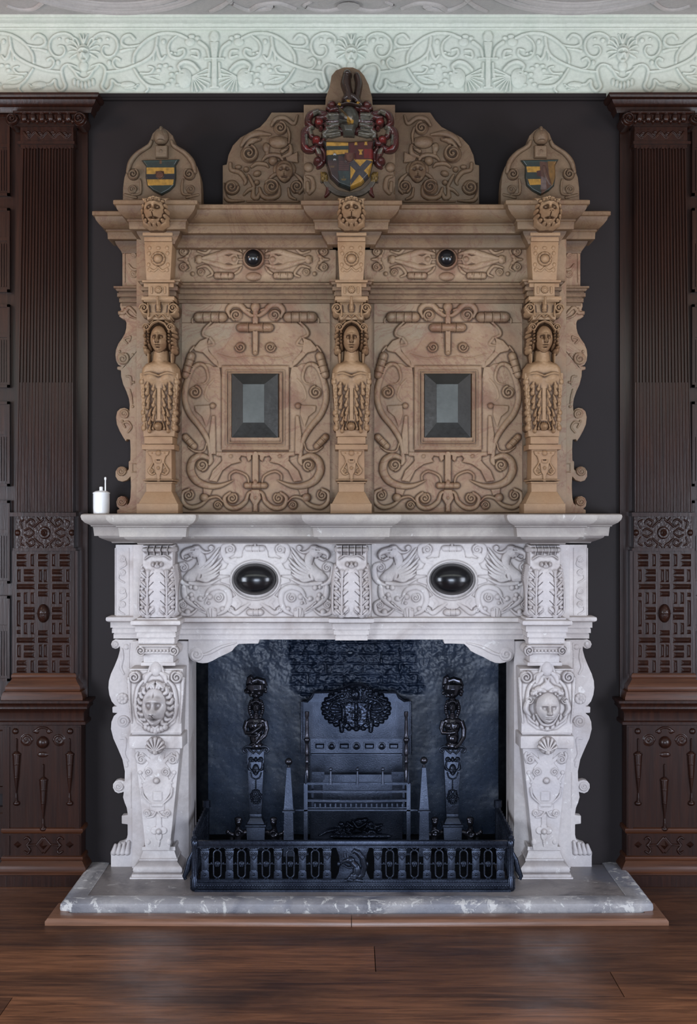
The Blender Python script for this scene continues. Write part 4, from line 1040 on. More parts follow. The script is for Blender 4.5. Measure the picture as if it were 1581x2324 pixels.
# frame of the tablet
pl([(362, 1090), (632, 1090), (632, 1768), (362, 1768)], 6.5, 2.5)
for a, hh in ((14, 7.6), (40, 9.2), (62, 10.5)): st([(632, 1092 + a), (362 + a, 1092 + a), (362 + a, 1766 - a), (632, 1766 - a)], 7, hh, curve=False)
pl([(440, 1155), (632, 1155), (632, 1665), (440, 1665)], 6, 3, mode='sub')
# top ornament
ro((178, 705), (368, 705), 40, 15, 3); st([(160, 690), (130, 720), (128, 745)], [8, 8], 3)
vo(480, 688, 50, 8, 1, 2); st([(430, 700), (412, 650), (450, 605), (510, 610), (560, 660), (600, 690), (632, 690)], [14, 22, 24, 22, 16, 14], 6)
r.sym = None; ro((515, 788), (745, 788), 34, 15, 2); el(632, 625, 36, 44, 10); el(632, 690, 14, h=9); st([(632, 720), (632, 990)], [24, 24, 22], 8, prof='flat', curve=False); el(632, 990, 22, h=11)
st([(632, 640), (632, 745)], 22, 8, curve=False); r.sym = 579.6
st([(585, 650), (560, 640)], [12, 8], 8); vo(513, 945, 44, 9, -1, 3.1)
ro((118, 1015), (75, 1165), 33, 14, 3); ro((72, 1662), (140, 1735), 27, 12, 2)
st([(140, 940), (110, 980), (120, 1010)], [10, 8], 4); st([(95, 1740), (150, 1775), (220, 1770), (245, 1700)], [6, 10, 8, 5], 4)
# lower strapwork
pl([(632, 1800), (600, 1810), (600, 1840), (575, 1860), (560, 1820), (520, 1812), (505, 1835), (520, 1860), (440, 1880), (370, 1930), (325, 2020), (260, 2010), (290, 1930), (350, 1870), (365, 1850), (362, 1815), (320, 1812), (318, 1780), (632, 1780)], 4.5, 2)
el(437, 1815, 18, h=8); st([(632, 1800), (632, 2010)], 26, 6, prof='flat', curve=False)
vo(208, 1885, 50, 8, -1, 1.5)
st([(262, 1830), (190, 1810), (130, 1850), (115, 1930), (160, 2010), (250, 2050), (350, 2050), (460, 2005)], [16, 24, 30, 32, 30, 26, 18, 3], 7)
st([(270, 1790), (275, 1850), (262, 1880)], [16, 20, 10], 5)
st([(425, 2000), (430, 1960), (480, 1935), (560, 1970), (580, 2030)], [8, 10, 10, 8], 4)
pl([(215, 2070), (290, 2080), (270, 2130), (215, 2110)], 4, 2)
vo(100, 2125, 44, 8, 1, -1); st([(100, 2078), (52, 2110), (55, 2180), (110, 2222), (190, 2205), (260, 2150), (330, 2140), (375, 2180)], [10, 16, 18, 18, 16, 12, 10, 6], 6)
el(225, 2145, 34, h=12); vo(332, 2205, 36, 9, -1)
vo(448, 2150, 46, 8, 1, -1); st([(430, 2105), (385, 2150), (410, 2215), (480, 2228), (550, 2180), (580, 2110), (632, 2095)], [10, 16, 18, 20, 18, 14, 16], 6)
r.sym = None; ro((562, 2048), (705, 2048), 24, 11, 2); el(632, 2030, 20, 30, 13); pl([(600, 2080), (664, 2080), (680, 2150), (650, 2200), (650, 2260), (614, 2260), (614, 2200), (584, 2150)], 7, 2); el(632, 2148, 17, h=10)
pan = r.mesh('strapwork_panel', 'warm', Ypn, over, wear=.45, cavr=3, dirt=1.15, label='alabaster panel of carved strapwork scrolls around a dark slate tablet')
mb = MB(Ypn - 0.004); a = zT([(445, 1155), (812, 1155), (812, 1668), (445, 1668)]); (x0, y0), (x1, _), _, (_, y1) = a
mb.box(x0, x1, y0, y1, -3, 4); q = []
mb.hexa([mb.pt(x0, y0, 4), mb.pt(x1, y0, 4), mb.pt(x1, y1, 4), mb.pt(x0, y1, 4), mb.pt(x0 + 26, y0 + 25.5, 19), mb.pt(x1 - 30, y0 + 25.5, 19), mb.pt(x1 - 30, y1 - 33, 19), mb.pt(x0 + 26, y1 - 33, 19)])
mb.build('slate_tablet', 'slate', pan, smooth=0, label='dark slate tablet cut as a flat-topped pyramid')
mb = MB(Ypn - .004); mb.box(x0 + 26.3, x1 - 30.3, y0 + 26, y1 - 33.5, 18.5, 19.3); mb.build('tablet_face', 'slate_top', pan, smooth=0)
dxp = (1015.8 - 579.6) * S(Ypn); pan2 = shifted(pan, over, dxp)
mb = MB(-.135); mb.box(411, 750, 682, 1165, -5, -3); sl = mb.build('panel_core', 'warm', over, smooth=0); shifted(sl, over, dxp)

# upper frieze panels with black balls
r = R(388, 543, 762, 640, .8, sym=575.4, symy=589)
pl([(632 - 15, 235), (500, 245), (480, 300), (420, 270), (330, 235 + 60), (200, 262), (150, 270), (150, 243), (60, 243)], 3, 1.5)
def st2(*a, **k): st(*a, **k)
vo(55, 180, 34, 6, 1, 1); st([(90, 215), (60, 240), (20, 243)], [14, 14, 8], 4.5); st([(100, 200), (110, 170), (80, 150)], [6, 8, 4], 4)
vo(195, 140, 30, 6, 1); el(130, 128, 16, h=6); st([(170, 175), (240, 190), (290, 130), (250, 105)], [8, 12, 12, 8], 4)
st([(200, 235), (330, 205), (420, 180), (520, 200)], [10, 26, 22, 10], 4.5); el(76, 243, 16, h=6); el(466, 243, 24, h=8); el(180, 243, 30, 34, 7)
st([(470, 130), (500, 150), (520, 180)], [10, 12, 8], 4)
(xa, ya), (xb, yb) = zT([(322, 118), (438, 118)]); r.roll((xa, ya), (xb, yb), 6, 8, 2)
r.sym = 575.4
r.h = np.maximum(r.h, 0)
sy = r.sym; r.sym = None; r.symy = None
(x0, y0), = zT([(98, 378)])
for sx in (0, 1):
    for yy in (118, 378):
        a, b = (322, 438) if not sx else (1234 - 438, 1234 - 322)
        (xa, ya), (xb, yb) = zT([(a, yy), (b, yy)]); r.roll((xa, ya), (xb, yb), 6, 8, 2)
el(617, 380, 60, 34, 6); el(617, 120, 55, 30, 4)
r.ell(575.4, 588, 25, 25, 9, prof='flat', bev=3); r.ell(575.4, 588, 20, 20, 4, prof='flat', mode='sub', bev=2)
fp = r.mesh('frieze_panel', 'warm', -.142, over, wear=.35, cavr=2.5, label='narrow alabaster frieze panel with a round black boss')
mb = MB(-.142); mb.ball(574.7, 587, 6, 19.5, 32, 20); mb.build('round_boss', 'marble', fp, smooth=180, label='round black boss')
shifted(fp, over, (1013.4 - 575.4) * S(-.142))
mb = MB(-.139); mb.box(388, 762, 543, 640, -5, -1); sl = mb.build('frieze_core', 'warm', over, smooth=0); shifted(sl, over, (1013.4 - 575.4) * S(-.142))

# cornice and string course
kc = 5.115 / F
rows = [(-20, 452), (58, 452), (61, 454), (61, 462), (56, 464), (54, 472), (47, 481), (38, 488), (34, 490), (34, 494), (31, 496), (30, 512), (16, 514), (14, 520), (9, 528), (3, 536), (2, 540), (0, 541), (-10, 541)]
p_, q_ = course(rows, (.747, .872, -.27), -.08, -.195, .998, kc, .098, -.262)
mb = MB(0); mb.sweep(p_, q_)
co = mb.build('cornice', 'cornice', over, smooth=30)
mb = MB(0); zt, zb = H + (CY - 453) * kc, H + (CY - 540) * kc
mb.wbox(XM - .99, XM + .99, -.075, 0, zb, zt); mb.wbox(XM - .75, XM + .75, -.19, 0, zb + .002, zt)
for a, b in ((-.866, -.75), (.75, .866), (-.094, .094)): mb.wbox(XM + a, XM + b, -.265, 0, zb + .002, zt)
mb.build('cornice_core', 'cornice', co, smooth=0)
rows = [(-10, 641), (18, 641), (18, 645), (14, 646), (12, 651), (8, 652), (8, 655), (11, 655.5), (11, 664), (5, 664.5), (5, 667), (7, 667.5), (7, 676), (2, 677), (2, 684), (-10, 684)]
p_, q_ = course(rows, (.755, .868, -.235), -.08, -.155, .998, 5.3 / F, .06, -.235)
mb = MB(0); mb.sweep(p_, q_); mb.wbox(XM - .99, XM + .99, -.075, 0, H + (CY - 683) * 5.3 / F, H + (CY - 642) * 5.3 / F)
mb.wbox(XM - .76, XM + .76, -.15, 0, H + (CY - 683) * 5.3 / F, H + (CY - 642) * 5.3 / F)
for a, b in ((-.864, -.76), (.76, .864), (-.056, .056)): mb.wbox(XM + a, XM + b, -.23, 0, H + (CY - 683) * 5.3 / F, H + (CY - 642) * 5.3 / F)
mb.build('string_course', 'cornice', over, smooth=30)

# caryatid terms: drawn about the middle one, then placed at the sides
Yc = -.285; c0 = 795.0
def caryatid():
    mb = MB(Yc); b = -76
    mb.box(c0 - 48, c0 + 46, 1143, 1165.4, b, 4); mb.box(c0 - 29, c0 + 29, 1096, 1117, b, -12); mb.box(c0 - 37, c0 + 37, 1087, 1092, b, 4, inset=1.5); mb.box(c0 - 33, c0 + 33, 1092, 1097, b, -3, inset=1)
    mb.hexa([mb.pt(c0 - 30, 1116, b), mb.pt(c0 + 30, 1116, b), mb.pt(c0 + 45, 1144, b), mb.pt(c0 - 45, 1144, b), mb.pt(c0 - 30, 1116, -11), mb.pt(c0 + 30, 1116, -11), mb.pt(c0 + 45, 1144, 2), mb.pt(c0 - 45, 1144, 2)])
    mb.box(c0 - 29, c0 + 29, 1004, 1088, b, -8, taper=-1); mb.box(c0 - 38, c0 + 38, 1008, 1021, b, 1, inset=1); mb.box(c0 - 33, c0 + 33, 990, 1008, b, -4, inset=1)
    mb.box(c0 - 44, c0 + 44, 845, 990, b, -14, taper=9)
    mb.box(c0 - 26, c0 + 26, 708, 724, b, -8); mb.box(c0 - 38, c0 + 38, 672, 678, b, 3, inset=1); mb.box(c0 - 33, c0 + 33, 678, 684, b, -2)
    mb.box(c0 - 27, c0 + 27, 684, 710, b, -12); mb.box(c0 - 23, c0 + 23, 642, 674, b, -4); mb.box(c0 - 38, c0 + 38, 634, 641, b, -2, inset=1); mb.box(c0 - 34, c0 + 34, 641, 650, b, -8)
    mb.box(c0 - 32, c0 + 32, 548, 636, b, -4, taper=5); mb.box(c0 - 33, c0 + 33, 537, 549, b, 2, inset=1.5); mb.box(c0 - 36, c0 + 36, 527, 538, b, 7, inset=2); mb.box(c0 - 34, c0 + 34, 514, 528, b, 0)
    mb.box(c0 - 24, c0 + 24, 514, 1165, b, -50)
    root_ = mb.build('caryatid_pier', 'figure', over, bevel=.0025, label='alabaster pier carved with a female herm')
    # bust and leafy body
    r = R(c0 - 54, 795, c0 + 54, 1000, .7, sym=c0)
    r.poly([(c0, 812), (c0 - 18, 814), (c0 - 34, 820), (c0 - 43, 832), (c0 - 46, 852), (c0 - 44, 880), (c0 - 35, 985), (c0, 985)], 50, 12)
    r.stroke([(c0, 795), (c0, 822)], [19, 22], 50, curve=False)
    for q in (0,):
        keep = r.h > 0; r.gauss(c0 + 25, 836, 12, 12, 9); r.gauss(c0 - 25, 836, 12, 12, 9); r.gauss(c0 + 17, 858, 9, 8, 12); r.gauss(c0 - 17, 858, 9, 8, 12); r.gauss(c0, 832, 10, 9, 4)
        r.h = np.where(keep, r.h, 0); r.h = np.where(keep, blur(r.h, 3), 0)
    r.stroke([(c0 - 42, 850), (c0 - 20, 846), (c0, 852)], 2.2, 4, mode='add')
    for dx0, y0_, n_, w_, hh in ((12, 876, 6, 4.2, 9), (24, 868, 7, 5.4, 13), (36, 860, 7, 6.0, 11)):
        for i in range(n_):
            y = y0_ + i * 17.5 + rng.uniform(-3, 3); dx = dx0 + rng.uniform(-2.5, 2) - (y - 870) * .035 * dx0 / 12 * .35
            r.stroke([(c0 + dx - 3, y - 11), (c0 + dx, y - 2), (c0 + dx + 1.5, y + 6)], [1.2, w_ * .7, w_], hh, base=46 if dx0 < 30 else 40)
            w_ = w_ * rng.uniform(.85, 1.2)
            r.ell(c0 + dx + 1.5, y + 5, w_ * 1.05, w_ * 1.25, hh + 2, base=46 if dx0 < 30 else 40)
    r.stroke([(c0 + 5, 880), (c0 + 5, 950)], 1.2, 2.5, mode='sub', prof='soft')
    r.sym = None; r.ell(c0 - 1, 967, 13.5, 13.5, 76)
    for q in (-7, -2, 3): r.stroke([(c0 + q, 955), (c0 + q - 1, 967), (c0 + q, 979)], .9, 2, mode='sub', prof='soft')
    bu = r.mesh('bust', 'figure', Yc, root_, Yb=Yc + 62 * S(Yc), keep='up', wear=.5, cavr=4)
    # head
    r = R(c0 - 42, 718, c0 + 42, 835, .6, sym=c0)
    r.stroke([(c0, 790), (c0, 822)], [19, 19, 22], 48, curve=False); 
    for i in range(6): r.stroke([(c0 + 14, 726 + i * 2), (c0 + 26 + i * 1.4, 738 + i * 9), (c0 + 30, 750 + i * 9)], [5, 6, 4], 50 - i)
    r.ell(c0, 750, 29, 26, 56); r.ell(c0 + 24, 770, 12, 24, 52); r.stroke([(c0, 728), (c0 + 14, 734), (c0 + 24, 750)], [4, 5, 4], 66); r.volute(c0 + 27, 742, 10, 14, -1, base=50); r.ell(c0 + 31, 792, 9, 9, 50); r.stroke([(c0 + 27, 800), (c0 + 26, 822)], [5, 3], 38)
    for i in range(5): r.ell(c0 + 31 + 1.5 * math.sin(i * 2), 750 + i * 9, 7.5, 6.5, 60); r.ell(c0 + 23, 746 + i * 7, 4.5, 4.5, 66)
    r.sym = None; r.face(c0, 768, 20.5, 32, 46, 34, 'woman')
    r.mesh('head', 'figure', Yc, root_, Yb=Yc + 62 * S(Yc), keep='up', wear=.15, cavr=3)
    # ionic basket capital
    r = R(c0 - 46, 672, c0 + 46, 724, .6, sym=c0)
    r.rect(c0 - 30, 684, c0 + 30, 722, 52, 4); r.volute(c0 + 33, 698, 12, 14, -1, base=48); r.stroke([(c0 + 20, 712), (c0 + 36, 708), (c0 + 38, 692)], [6, 7, 4], 56); r.rect(c0 - 39, 674, c0 + 39, 683, 66, 2)
    r.stroke([(c0 + 24, 688), (c0 + 22, 716)], [4, 5], 62)
    r.sym = None; r.stroke([(c0, 676), (c0, 700)], [7, 8], 74, curve=False); r.ell(c0, 704, 8, 6, 72); r.ell(c0, 700, 5, 8, 8, mode='sub')
    r.stroke([(c0 - 18, 724), (c0 - 8, 714), (c0, 720), (c0 + 8, 714), (c0 + 18, 724)], 4, 66)
    r.mesh('capital', 'figure', Yc, root_, Yb=Yc + 62 * S(Yc), keep='up', wear=.3)
    # strapwork on the pedestal, rosettes above
    r = R(c0 - 30, 1022, c0 + 30, 1092, .5, sym=c0)
    r.poly([(c0, 1023), (c0 - 25, 1023), (c0 - 22, 1032), (c0 - 14, 1038), (c0 - 10, 1055), (c0 - 8, 1070), (c0 - 4, 1078), (c0 - 3, 1097), (c0, 1098)], 4, 1.5)
    r.stroke([(c0 - 16, 1034), (c0 - 12, 1048), (c0 - 18, 1060), (c0 - 22, 1068), (c0 - 16, 1076), (c0 - 8, 1074)], [2, 2, 3, 3, 2], 4.5); r.volute(c0 - 17, 1068, 6, 4.5, 1); r.ell(c0 - 14, 1028, 2.5, 2.5, 6)
    r.sym = None; r.ell(c0, 1028, 7, 7, 8); r.ell(c0, 1062, 4, 4, 8); r.rect(c0 - 7, 1042, c0 + 7, 1051, 6, 1.5); r.rect(c0 - 4, 1042, c0 + 4, 1046, 3, 1, mode='sub')
    merge(root_, r.mesh('pedestal_strapwork', 'figure', Yc, None, Yb=Yc + 8 * S(Yc), keep='up', wear=.2))
    r = R(c0 - 28, 555, c0 + 28, 672, .6, sym=c0)
    for y, q in ((587, 1.0), (657, .5)):
        r.ell(c0, y, 17 * q, 17 * q, 5, prof='flat', bev=3); r.ell(c0, y, 11 * q, 11 * q, 11 * q + 3); 
        for i in range(10): r.ell(c0 + 13.5 * q * math.cos(i * .628), y + 13.5 * q * math.sin(i * .628), 3 * q + .5, 3 * q + .5, 7)
    for p in ((20, 562), (20, 612), (22, 600), (21, 574)): r.ell(c0 + p[0], p[1], 4, 5, 3)
    r.stroke([(c0, 606), (c0 + 10, 614), (c0 + 20, 608)], [2, 3, 2], 3); r.stroke([(c0 + 15, 652), (c0 + 15, 664)], 2.5, 3); r.ell(c0, 562, 5, 4, 3)
    r.h = np.maximum(r.h, 0)
    merge(root_, r.mesh('rosettes', 'figure', Yc, None, Yb=Yc + 4.2 * S(Yc), keep='up'))
    # lion mask keystone
    r = R(c0 - 38, 434, c0 + 38, 520, .6, sym=c0)
    r.poly([(c0 - 33, 440), (c0 + 33, 440), (c0 + 31, 505), (c0 + 15, 514), (c0 - 15, 514), (c0 - 31, 505)], 46, 8)
    for i in range(9):
        a = -math.pi / 2 + i * math.pi / 8
        r.ell(c0 + 26 * math.cos(a), 476 + 30 * math.sin(a), 8, 8, 62); r.ell(c0 + 17 * math.cos(a), 470 + 24 * math.sin(a), 7, 7, 66)
    r.sym = None; r.volute(c0, 450, 8, 14, 1, base=52); r.face(c0, 475, 24, 33, 30, 46, 'lion')
    r.mesh('lion_mask', 'figure', -.41, root_, Yb=-.41 + 62 * S(-.41), keep='up', wear=.4)
    return root_
ca = caryatid(); ca.location.x = XM - X(795, Yc)
for sg in (-1, 1): shifted(ca, over, sg * .8125)
# moving the middle one also moves its sub-parts through parenting

# crest panels
Yk = -.12
left = [(505, 470), (505, 375), (514, 373), (518, 352), (528, 330), (545, 312), (566, 300), (590, 288), (604, 273), (616, 255), (700, 255), (700, 470)]
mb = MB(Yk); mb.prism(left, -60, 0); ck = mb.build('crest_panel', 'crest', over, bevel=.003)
r = R(508, 256, 689, 466, .8); c = 7.905
def stk(pts, w, h=6, **k): r.stroke(zK(pts), [q / c for q in w] if isinstance(w, list) else w / c, h, **k)
def elk(u, v, a, b=None, h=8, **k): (x, y), = zK([(u, v)]); r.ell(x, y, a / c, (b or a) / c, h, **k)
def vok(u, v, rr, h=10, dr=1, a0=0): (x, y), = zK([(u, v)]); r.volute(x, y, rr / c, h, dr, a0)
stk([(920, 430), (1000, 320), (1150, 300), (1320, 400), (1380, 260)], [30, 45, 40, 20], 6); vok(1075, 490, 125, 12, 1, -1.5); stk([(1200, 480), (1240, 600), (1230, 750)], [30, 30, 20], 7)
elk(1045, 740, 175, 110, 13); elk(1045, 690, 170, 60, 9)
stk([(380, 800), (480, 660), (650, 580), (900, 600)], [30, 60, 60, 20], 7); stk([(420, 870), (560, 720), (720, 690)], [20, 60, 20], 9); elk(715, 685, 25, h=11)
vok(520, 950, 165, 15, 1, -1.2)
stk([(860, 800), (840, 940), (900, 960)], [30, 40, 20], 6); elk(820, 830, 60, 90, 8)
elk(945, 1075, 82, h=15); stk([(760, 1060), (850, 980), (1050, 980), (1130, 1080)], [20, 45, 45, 20], 7)
stk([(1130, 1000), (1250, 930), (1260, 800), (1230, 800)], [30, 50, 30, 15], 9); stk([(1110, 900), (1200, 860)], [40, 20], 8); r.poly(zK([(1170, 1010), (1390, 900), (1400, 1110), (1180, 1090)]), 6, 3)
elk(465, 1225, 52, h=12); elk(320, 1180, 60, 40, 7); stk([(180, 1120), (200, 1230), (350, 1280), (450, 1420), (430, 1500)], [30, 40, 45, 40, 15], 7)
elk(660, 1300, 75, 55, 12, ang=-.3); stk([(560, 1180), (650, 1120), (800, 1130), (860, 1180)], [25, 40, 40, 20], 7); elk(655, 1460, 50, h=12)
stk([(500, 1330), (540, 1400), (600, 1540), (500, 1600), (420, 1680)], [25, 35, 35, 20], 7)
vok(205, 1550, 140, 12, 1, 0); stk([(60, 1480), (60, 1640), (150, 1780), (420, 1790)], [20, 40, 40, 15], 7)
vok(925, 1545, 150, 13, 1, -2.5); stk([(700, 1560), (760, 1700), (900, 1740), (1040, 1680), (1060, 1520)], [25, 45, 50, 45, 20], 8); stk([(870, 1480), (900, 1380), (1000, 1310), (1070, 1370)], [20, 35, 35, 20], 7)
vok(1375, 1540, 120, 12, 1, 2); stk([(1340, 1310), (1440, 1400), (1490, 1540), (1420, 1650)], [20, 40, 40, 25], 8); stk([(1220, 1560), (1250, 1700), (1350, 1760)], [20, 35, 20], 6)
stk([(600, 1560), (590, 1700), (660, 1730), (720, 1600)], [25, 50, 45, 20], 6); stk([(480, 1800), (1400, 1800)], 18, 4, curve=False)
(x, y), = zK([(1150, 1270)]); r.ell(x, y - 6, 26, 22, 10); r.face(x, y, 19, 25, 16, 5, 'lion'); elk(1165, 1400, 80, 50, 14)
merge(ck, r.mesh('crest_relief', 'crest', Yk - .0005, None, keep='up', wear=.5, cavr=3))
mirrored(ck, over, dx=-.004)
# side crests with painted shields
YS = -.2
side = [(278, 470), (279, 425), (282, 402), (290, 380), (302, 360), (318, 343), (335, 332), (339, 322), (346, 303), (356, 293), (362, 290), (366, 286), (370, 290), (380, 296), (392, 308), (397, 325), (402, 330), (420, 340), (436, 358), (448, 380), (454, 402), (456, 425), (457, 470)]
mb = MB(YS); mb.prism(side, -50, 0); sc = mb.build('shield_crest', 'crest', over, bevel=.003)
r = R(280, 284, 456, 466, .7, sym=366.5); c = 4.65
r.volute(*zG([(572, 588)])[0], 13.5, 12, 1, -1); 
r.stroke(zG([(515, 560), (540, 460), (610, 370), (700, 310), (740, 280), (760, 240)]), [5, 6, 5, 5, 4], 8)
r.volute(*zG([(560, 745)])[0], 10, 6, -1); r.stroke(zG([(640, 640), (650, 700), (640, 790), (560, 800)]), [2, 3, 3, 2], 5)
r.stroke(zG([(480, 800), (600, 830)]), 3, 3)
r.sym = None; r.ell(366, 312, 17, 19, 18); r.ell(366, 297, 5, 10, 14); r.ell(366, 324, 12, 6, 20); r.rect(353, 332, 382, 360, 12, 3); r.ell(367, 346, 5, 6, 15); r.rect(300, 452, 440, 458, 4, 2)
merge(sc, r.mesh('crest_relief', 'crest', YS - .0005, None, keep='up', wear=.4))
GOLD, RED, BLK, GRN, BRN, DRED = (.45, .24, .04), (.17, .012, .012), (.018, .017, .02), (.025, .038, .034), (.10, .045, .03), (.07, .012, .012)
def shield(kind):
    r = R(318, 356, 414, 446, .45)
    out = [(320, 362), (406, 360), (398, 374), (399, 400), (396, 420), (384, 432), (365, 442), (346, 432), (333, 420), (329, 400), (330, 376)]
    r.poly(out, 9, 4, curve=False); r.paintall(GRN)
    r.paint([(320, 356), (410, 356), (404, 366), (326, 368)], (.03, .055, .05))
    if kind == 0:
        r.paint([(332, 380), (395, 380), (395, 394), (332, 395)], GOLD); r.paint([(333, 407), (394, 407), (392, 420), (335, 421)], GOLD); r.paint([(330, 396), (397, 396), (397, 407), (330, 407)], BLK)
        r.ell(363, 397, 9, 9, 4, mode='add', prof='flat'); r.paint([(353, 388), (372, 388), (372, 402), (363, 408), (353, 402)], (.11, .04, .02)); r.paint([(362, 363), (367, 363), (367, 372), (362, 372)], (.12, .06, .03))
    else:
        r.paint([(332, 378), (364, 378), (364, 391), (334, 391)], GOLD); r.paint([(335, 406), (365, 406), (365, 419), (340, 420)], GOLD)
        r.paint([(362, 366), (380, 368), (384, 400), (390, 420), (366, 442)], BRN); r.paint([(380, 366), (400, 366), (398, 400), (390, 424), (384, 400)], (.20, .10, .025)); r.paint([(364, 430), (366, 400), (376, 404), (378, 430)], (.17, .12, .11)); r.paint([(355, 388), (364, 386), (366, 400), (357, 400)], (.06, .02, .02))
        r.stroke([(372, 378), (378, 400), (386, 418)], [3, 4, 3], 2.5, mode='add')
    return r.mesh('painted_shield', 'paint', YS - .02, None, Yb=YS - .003, keep='up', wear=.1)
s1 = shield(0); attach(s1, sc)
sc2 = mirrored(sc, over, dx=-.003)
o = [x for x in bpy.data.objects if x.parent == sc2 and x.name.startswith('painted')][0]; bpy.data.objects.remove(o)
s2 = shield(1); s2.location.x = (1227 - 365) * S(YS - .02); attach(s2, sc2)
s1['label'] = 'small painted shield of black and gold bars'; s2['label'] = 'small painted shield, barred gold on one half and brown on the other'

# central crest with the painted coat of arms
Ym = -.155
mb = MB(Ym); mb.prism([(689, 470), (689, 238), (738, 238), (739, 222), (748, 196), (752, 172), (762, 160), (780, 153), (800, 153), (816, 160), (826, 172), (836, 192), (844, 222), (845, 238), (896, 238), (896, 470)], -60, 0)
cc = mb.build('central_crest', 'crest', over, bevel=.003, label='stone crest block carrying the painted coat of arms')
zM = zoom(680, 150, 6.874); c = 6.874
r = R(690, 360, 896, 466, .8, sym=792.5)
r.ell(*zM([(135, 1580)])[0], 11, 11, 9); r.stroke(zM([(110, 1720), (190, 1760), (210, 1900), (150, 1990)]), [3, 5, 6, 4], 5); r.stroke(zM([(120, 1820), (130, 1950)]), [4, 5], 4)
r.stroke(zM([(60, 1650), (30, 1800), (60, 1980)]), [3, 4, 3], 4); merge(cc, r.mesh('crest_relief', 'crest', Ym - .0005, None, keep='up'))
def colR(*a, **k):
    r = R(*a, **k); r.paintall(DRED); return r
# mantling: coiling red and grey leaves
r = colR(682, 225, 905, 390, .55, sym=792.5)
GREY = (.13, .115, .085)
def leaf_(pts, w, h, colr): r.stroke(zM(pts), [q / c for q in w], h)
for pts, w, h in (([(600, 760), (480, 760), (380, 740), (280, 700)], [60, 60, 60, 30], 16), ([(280, 700), (160, 760), (130, 880), (200, 950)], [40, 60, 60, 30], 20), ([(600, 900), (500, 920), (400, 980), (370, 1080)], [50, 60, 50, 30], 14),
    ([(180, 930), (80, 1020), (60, 1180), (110, 1290), (200, 1320)], [50, 70, 70, 60, 30], 18), ([(230, 1180), (330, 1200), (380, 1120)], [40, 60, 30], 16), ([(260, 1280), (320, 1380), (330, 1500), (280, 1570)], [50, 60, 60, 30], 16), ([(600, 690), (520, 680), (440, 650)], [40, 60, 40], 14), ([(620, 1040), (500, 1060), (400, 1060)], [40, 50, 30], 16)): leaf_(pts, w, h, None)
for pts, w, h in (([(620, 820), (520, 840), (420, 850)], [90, 90, 50], 13), ([(640, 1000), (520, 1010), (420, 1040), (370, 1110)], [70, 80, 70, 40], 12), ([(420, 780), (340, 800), (260, 800)], [60, 60, 30], 18), ([(400, 900), (420, 980), (360, 1060)], [50, 60, 30], 15), ([(150, 990), (180, 1080), (240, 1120)], [50, 50, 30], 15), ([(120, 1300), (200, 1280), (260, 1240)], [40, 60, 30], 14), ([(340, 1280), (390, 1360), (380, 1480)], [40, 50, 30], 14), ([(660, 640), (560, 660), (480, 690)], [60, 60, 40], 18)): leaf_(pts, w, h, None)
for pts in ([(640, 820), (400, 850)], [(640, 980), (400, 1060)], [(90, 1060), (120, 1230)], [(400, 740), (220, 740)], [(640, 1060), (420, 1100)]): r.stroke(zM(pts), 1.3, 3, mode='sub', prof='soft', curve=False)
for u, v, rr in ((500, 610, 78), (300, 880, 82), (260, 1150, 78), (280, 1480, 72), (150, 880, 45), (330, 970, 40)): (x, y), = zM([(u, v)]); r.ell(x, y, rr / c, rr / c, 26)
x, y = np.meshgrid(r.xs, r.ys)
r.mask = None
xm = np.where(x > 792.5, 1585 - x, x)
for pts in ([(600, 720), (450, 730), (400, 800), (460, 850), (600, 850)], [(400, 950), (600, 930), (600, 1010), (420, 1000)], [(140, 960), (230, 930), (240, 1040), (160, 1080)], [(200, 720), (300, 690), (340, 740), (220, 800)], [(80, 1080), (130, 1060), (160, 1240), (90, 1230)], [(350, 1010), (640, 990), (640, 1130), (350, 1130)], [(400, 880), (620, 880), (620, 930), (420, 930)], [(250, 1280), (320, 1290), (340, 1380), (270, 1370)]):
    r.paint(zM(pts), GREY)
for u, v, rr in ((300, 870, 60),): (x_, y_), = zM([(u, v)]); r.paint([(x_ + rr / c * math.cos(t), y_ + rr / c * math.sin(t)) for t in np.linspace(0, 6.2, 12)], RED)
for p in ([(90, 1240), (200, 1290), (180, 1330), (80, 1290)], [(200, 1110), (320, 1120), (300, 1210), (210, 1200)]): r.paint(zM(p), RED)
for i in range(5): r.stroke(zM([(600, 720 + i * 60), (420, 730 + i * 60)]), 1.2, 3, mode='sub', prof='soft')
r.mesh('mantling', 'paint', Ym - .02, cc, Yb=Ym + .002, keep='up', wear=.4)
# feather-like crest above the helm
r = colR(735, 155, 850, 250, .55)
r.paintall((.035, .018, .014)); r.stroke(zM([(740, 110), (720, 250), (760, 420), (780, 560)]), [60 / c, 85 / c, 70 / c, 60 / c], 26); r.stroke(zM([(890, 140), (920, 260), (900, 420), (880, 560)]), [50 / c, 60 / c, 55 / c, 50 / c], 22); r.ell(*zM([(740, 130)])[0], 11, 11, 30)
r.stroke(zM([(700, 520), (760, 470), (860, 500), (960, 620)]), [50 / c, 70 / c, 70 / c, 40 / c], 24); r.ell(*zM([(760, 560)])[0], 12, 12, 26)
for u, v in ((615, 620), (760, 575), (905, 600)): (x_, y_), = zM([(u, v)]); r.ell(x_, y_, 4.5, 4.5, 32); r.paint([(x_ - 4, y_ - 3), (x_ + 5, y_ - 2), (x_ + 3, y_ + 4), (x_ - 4, y_ + 3)], GOLD)
r.stroke(zM([(590, 640), (760, 600), (940, 640)]), 5, 28)
r.mesh('plume', 'paint', Ym - .02, cc, Yb=Ym + .002, keep='up', wear=.3)
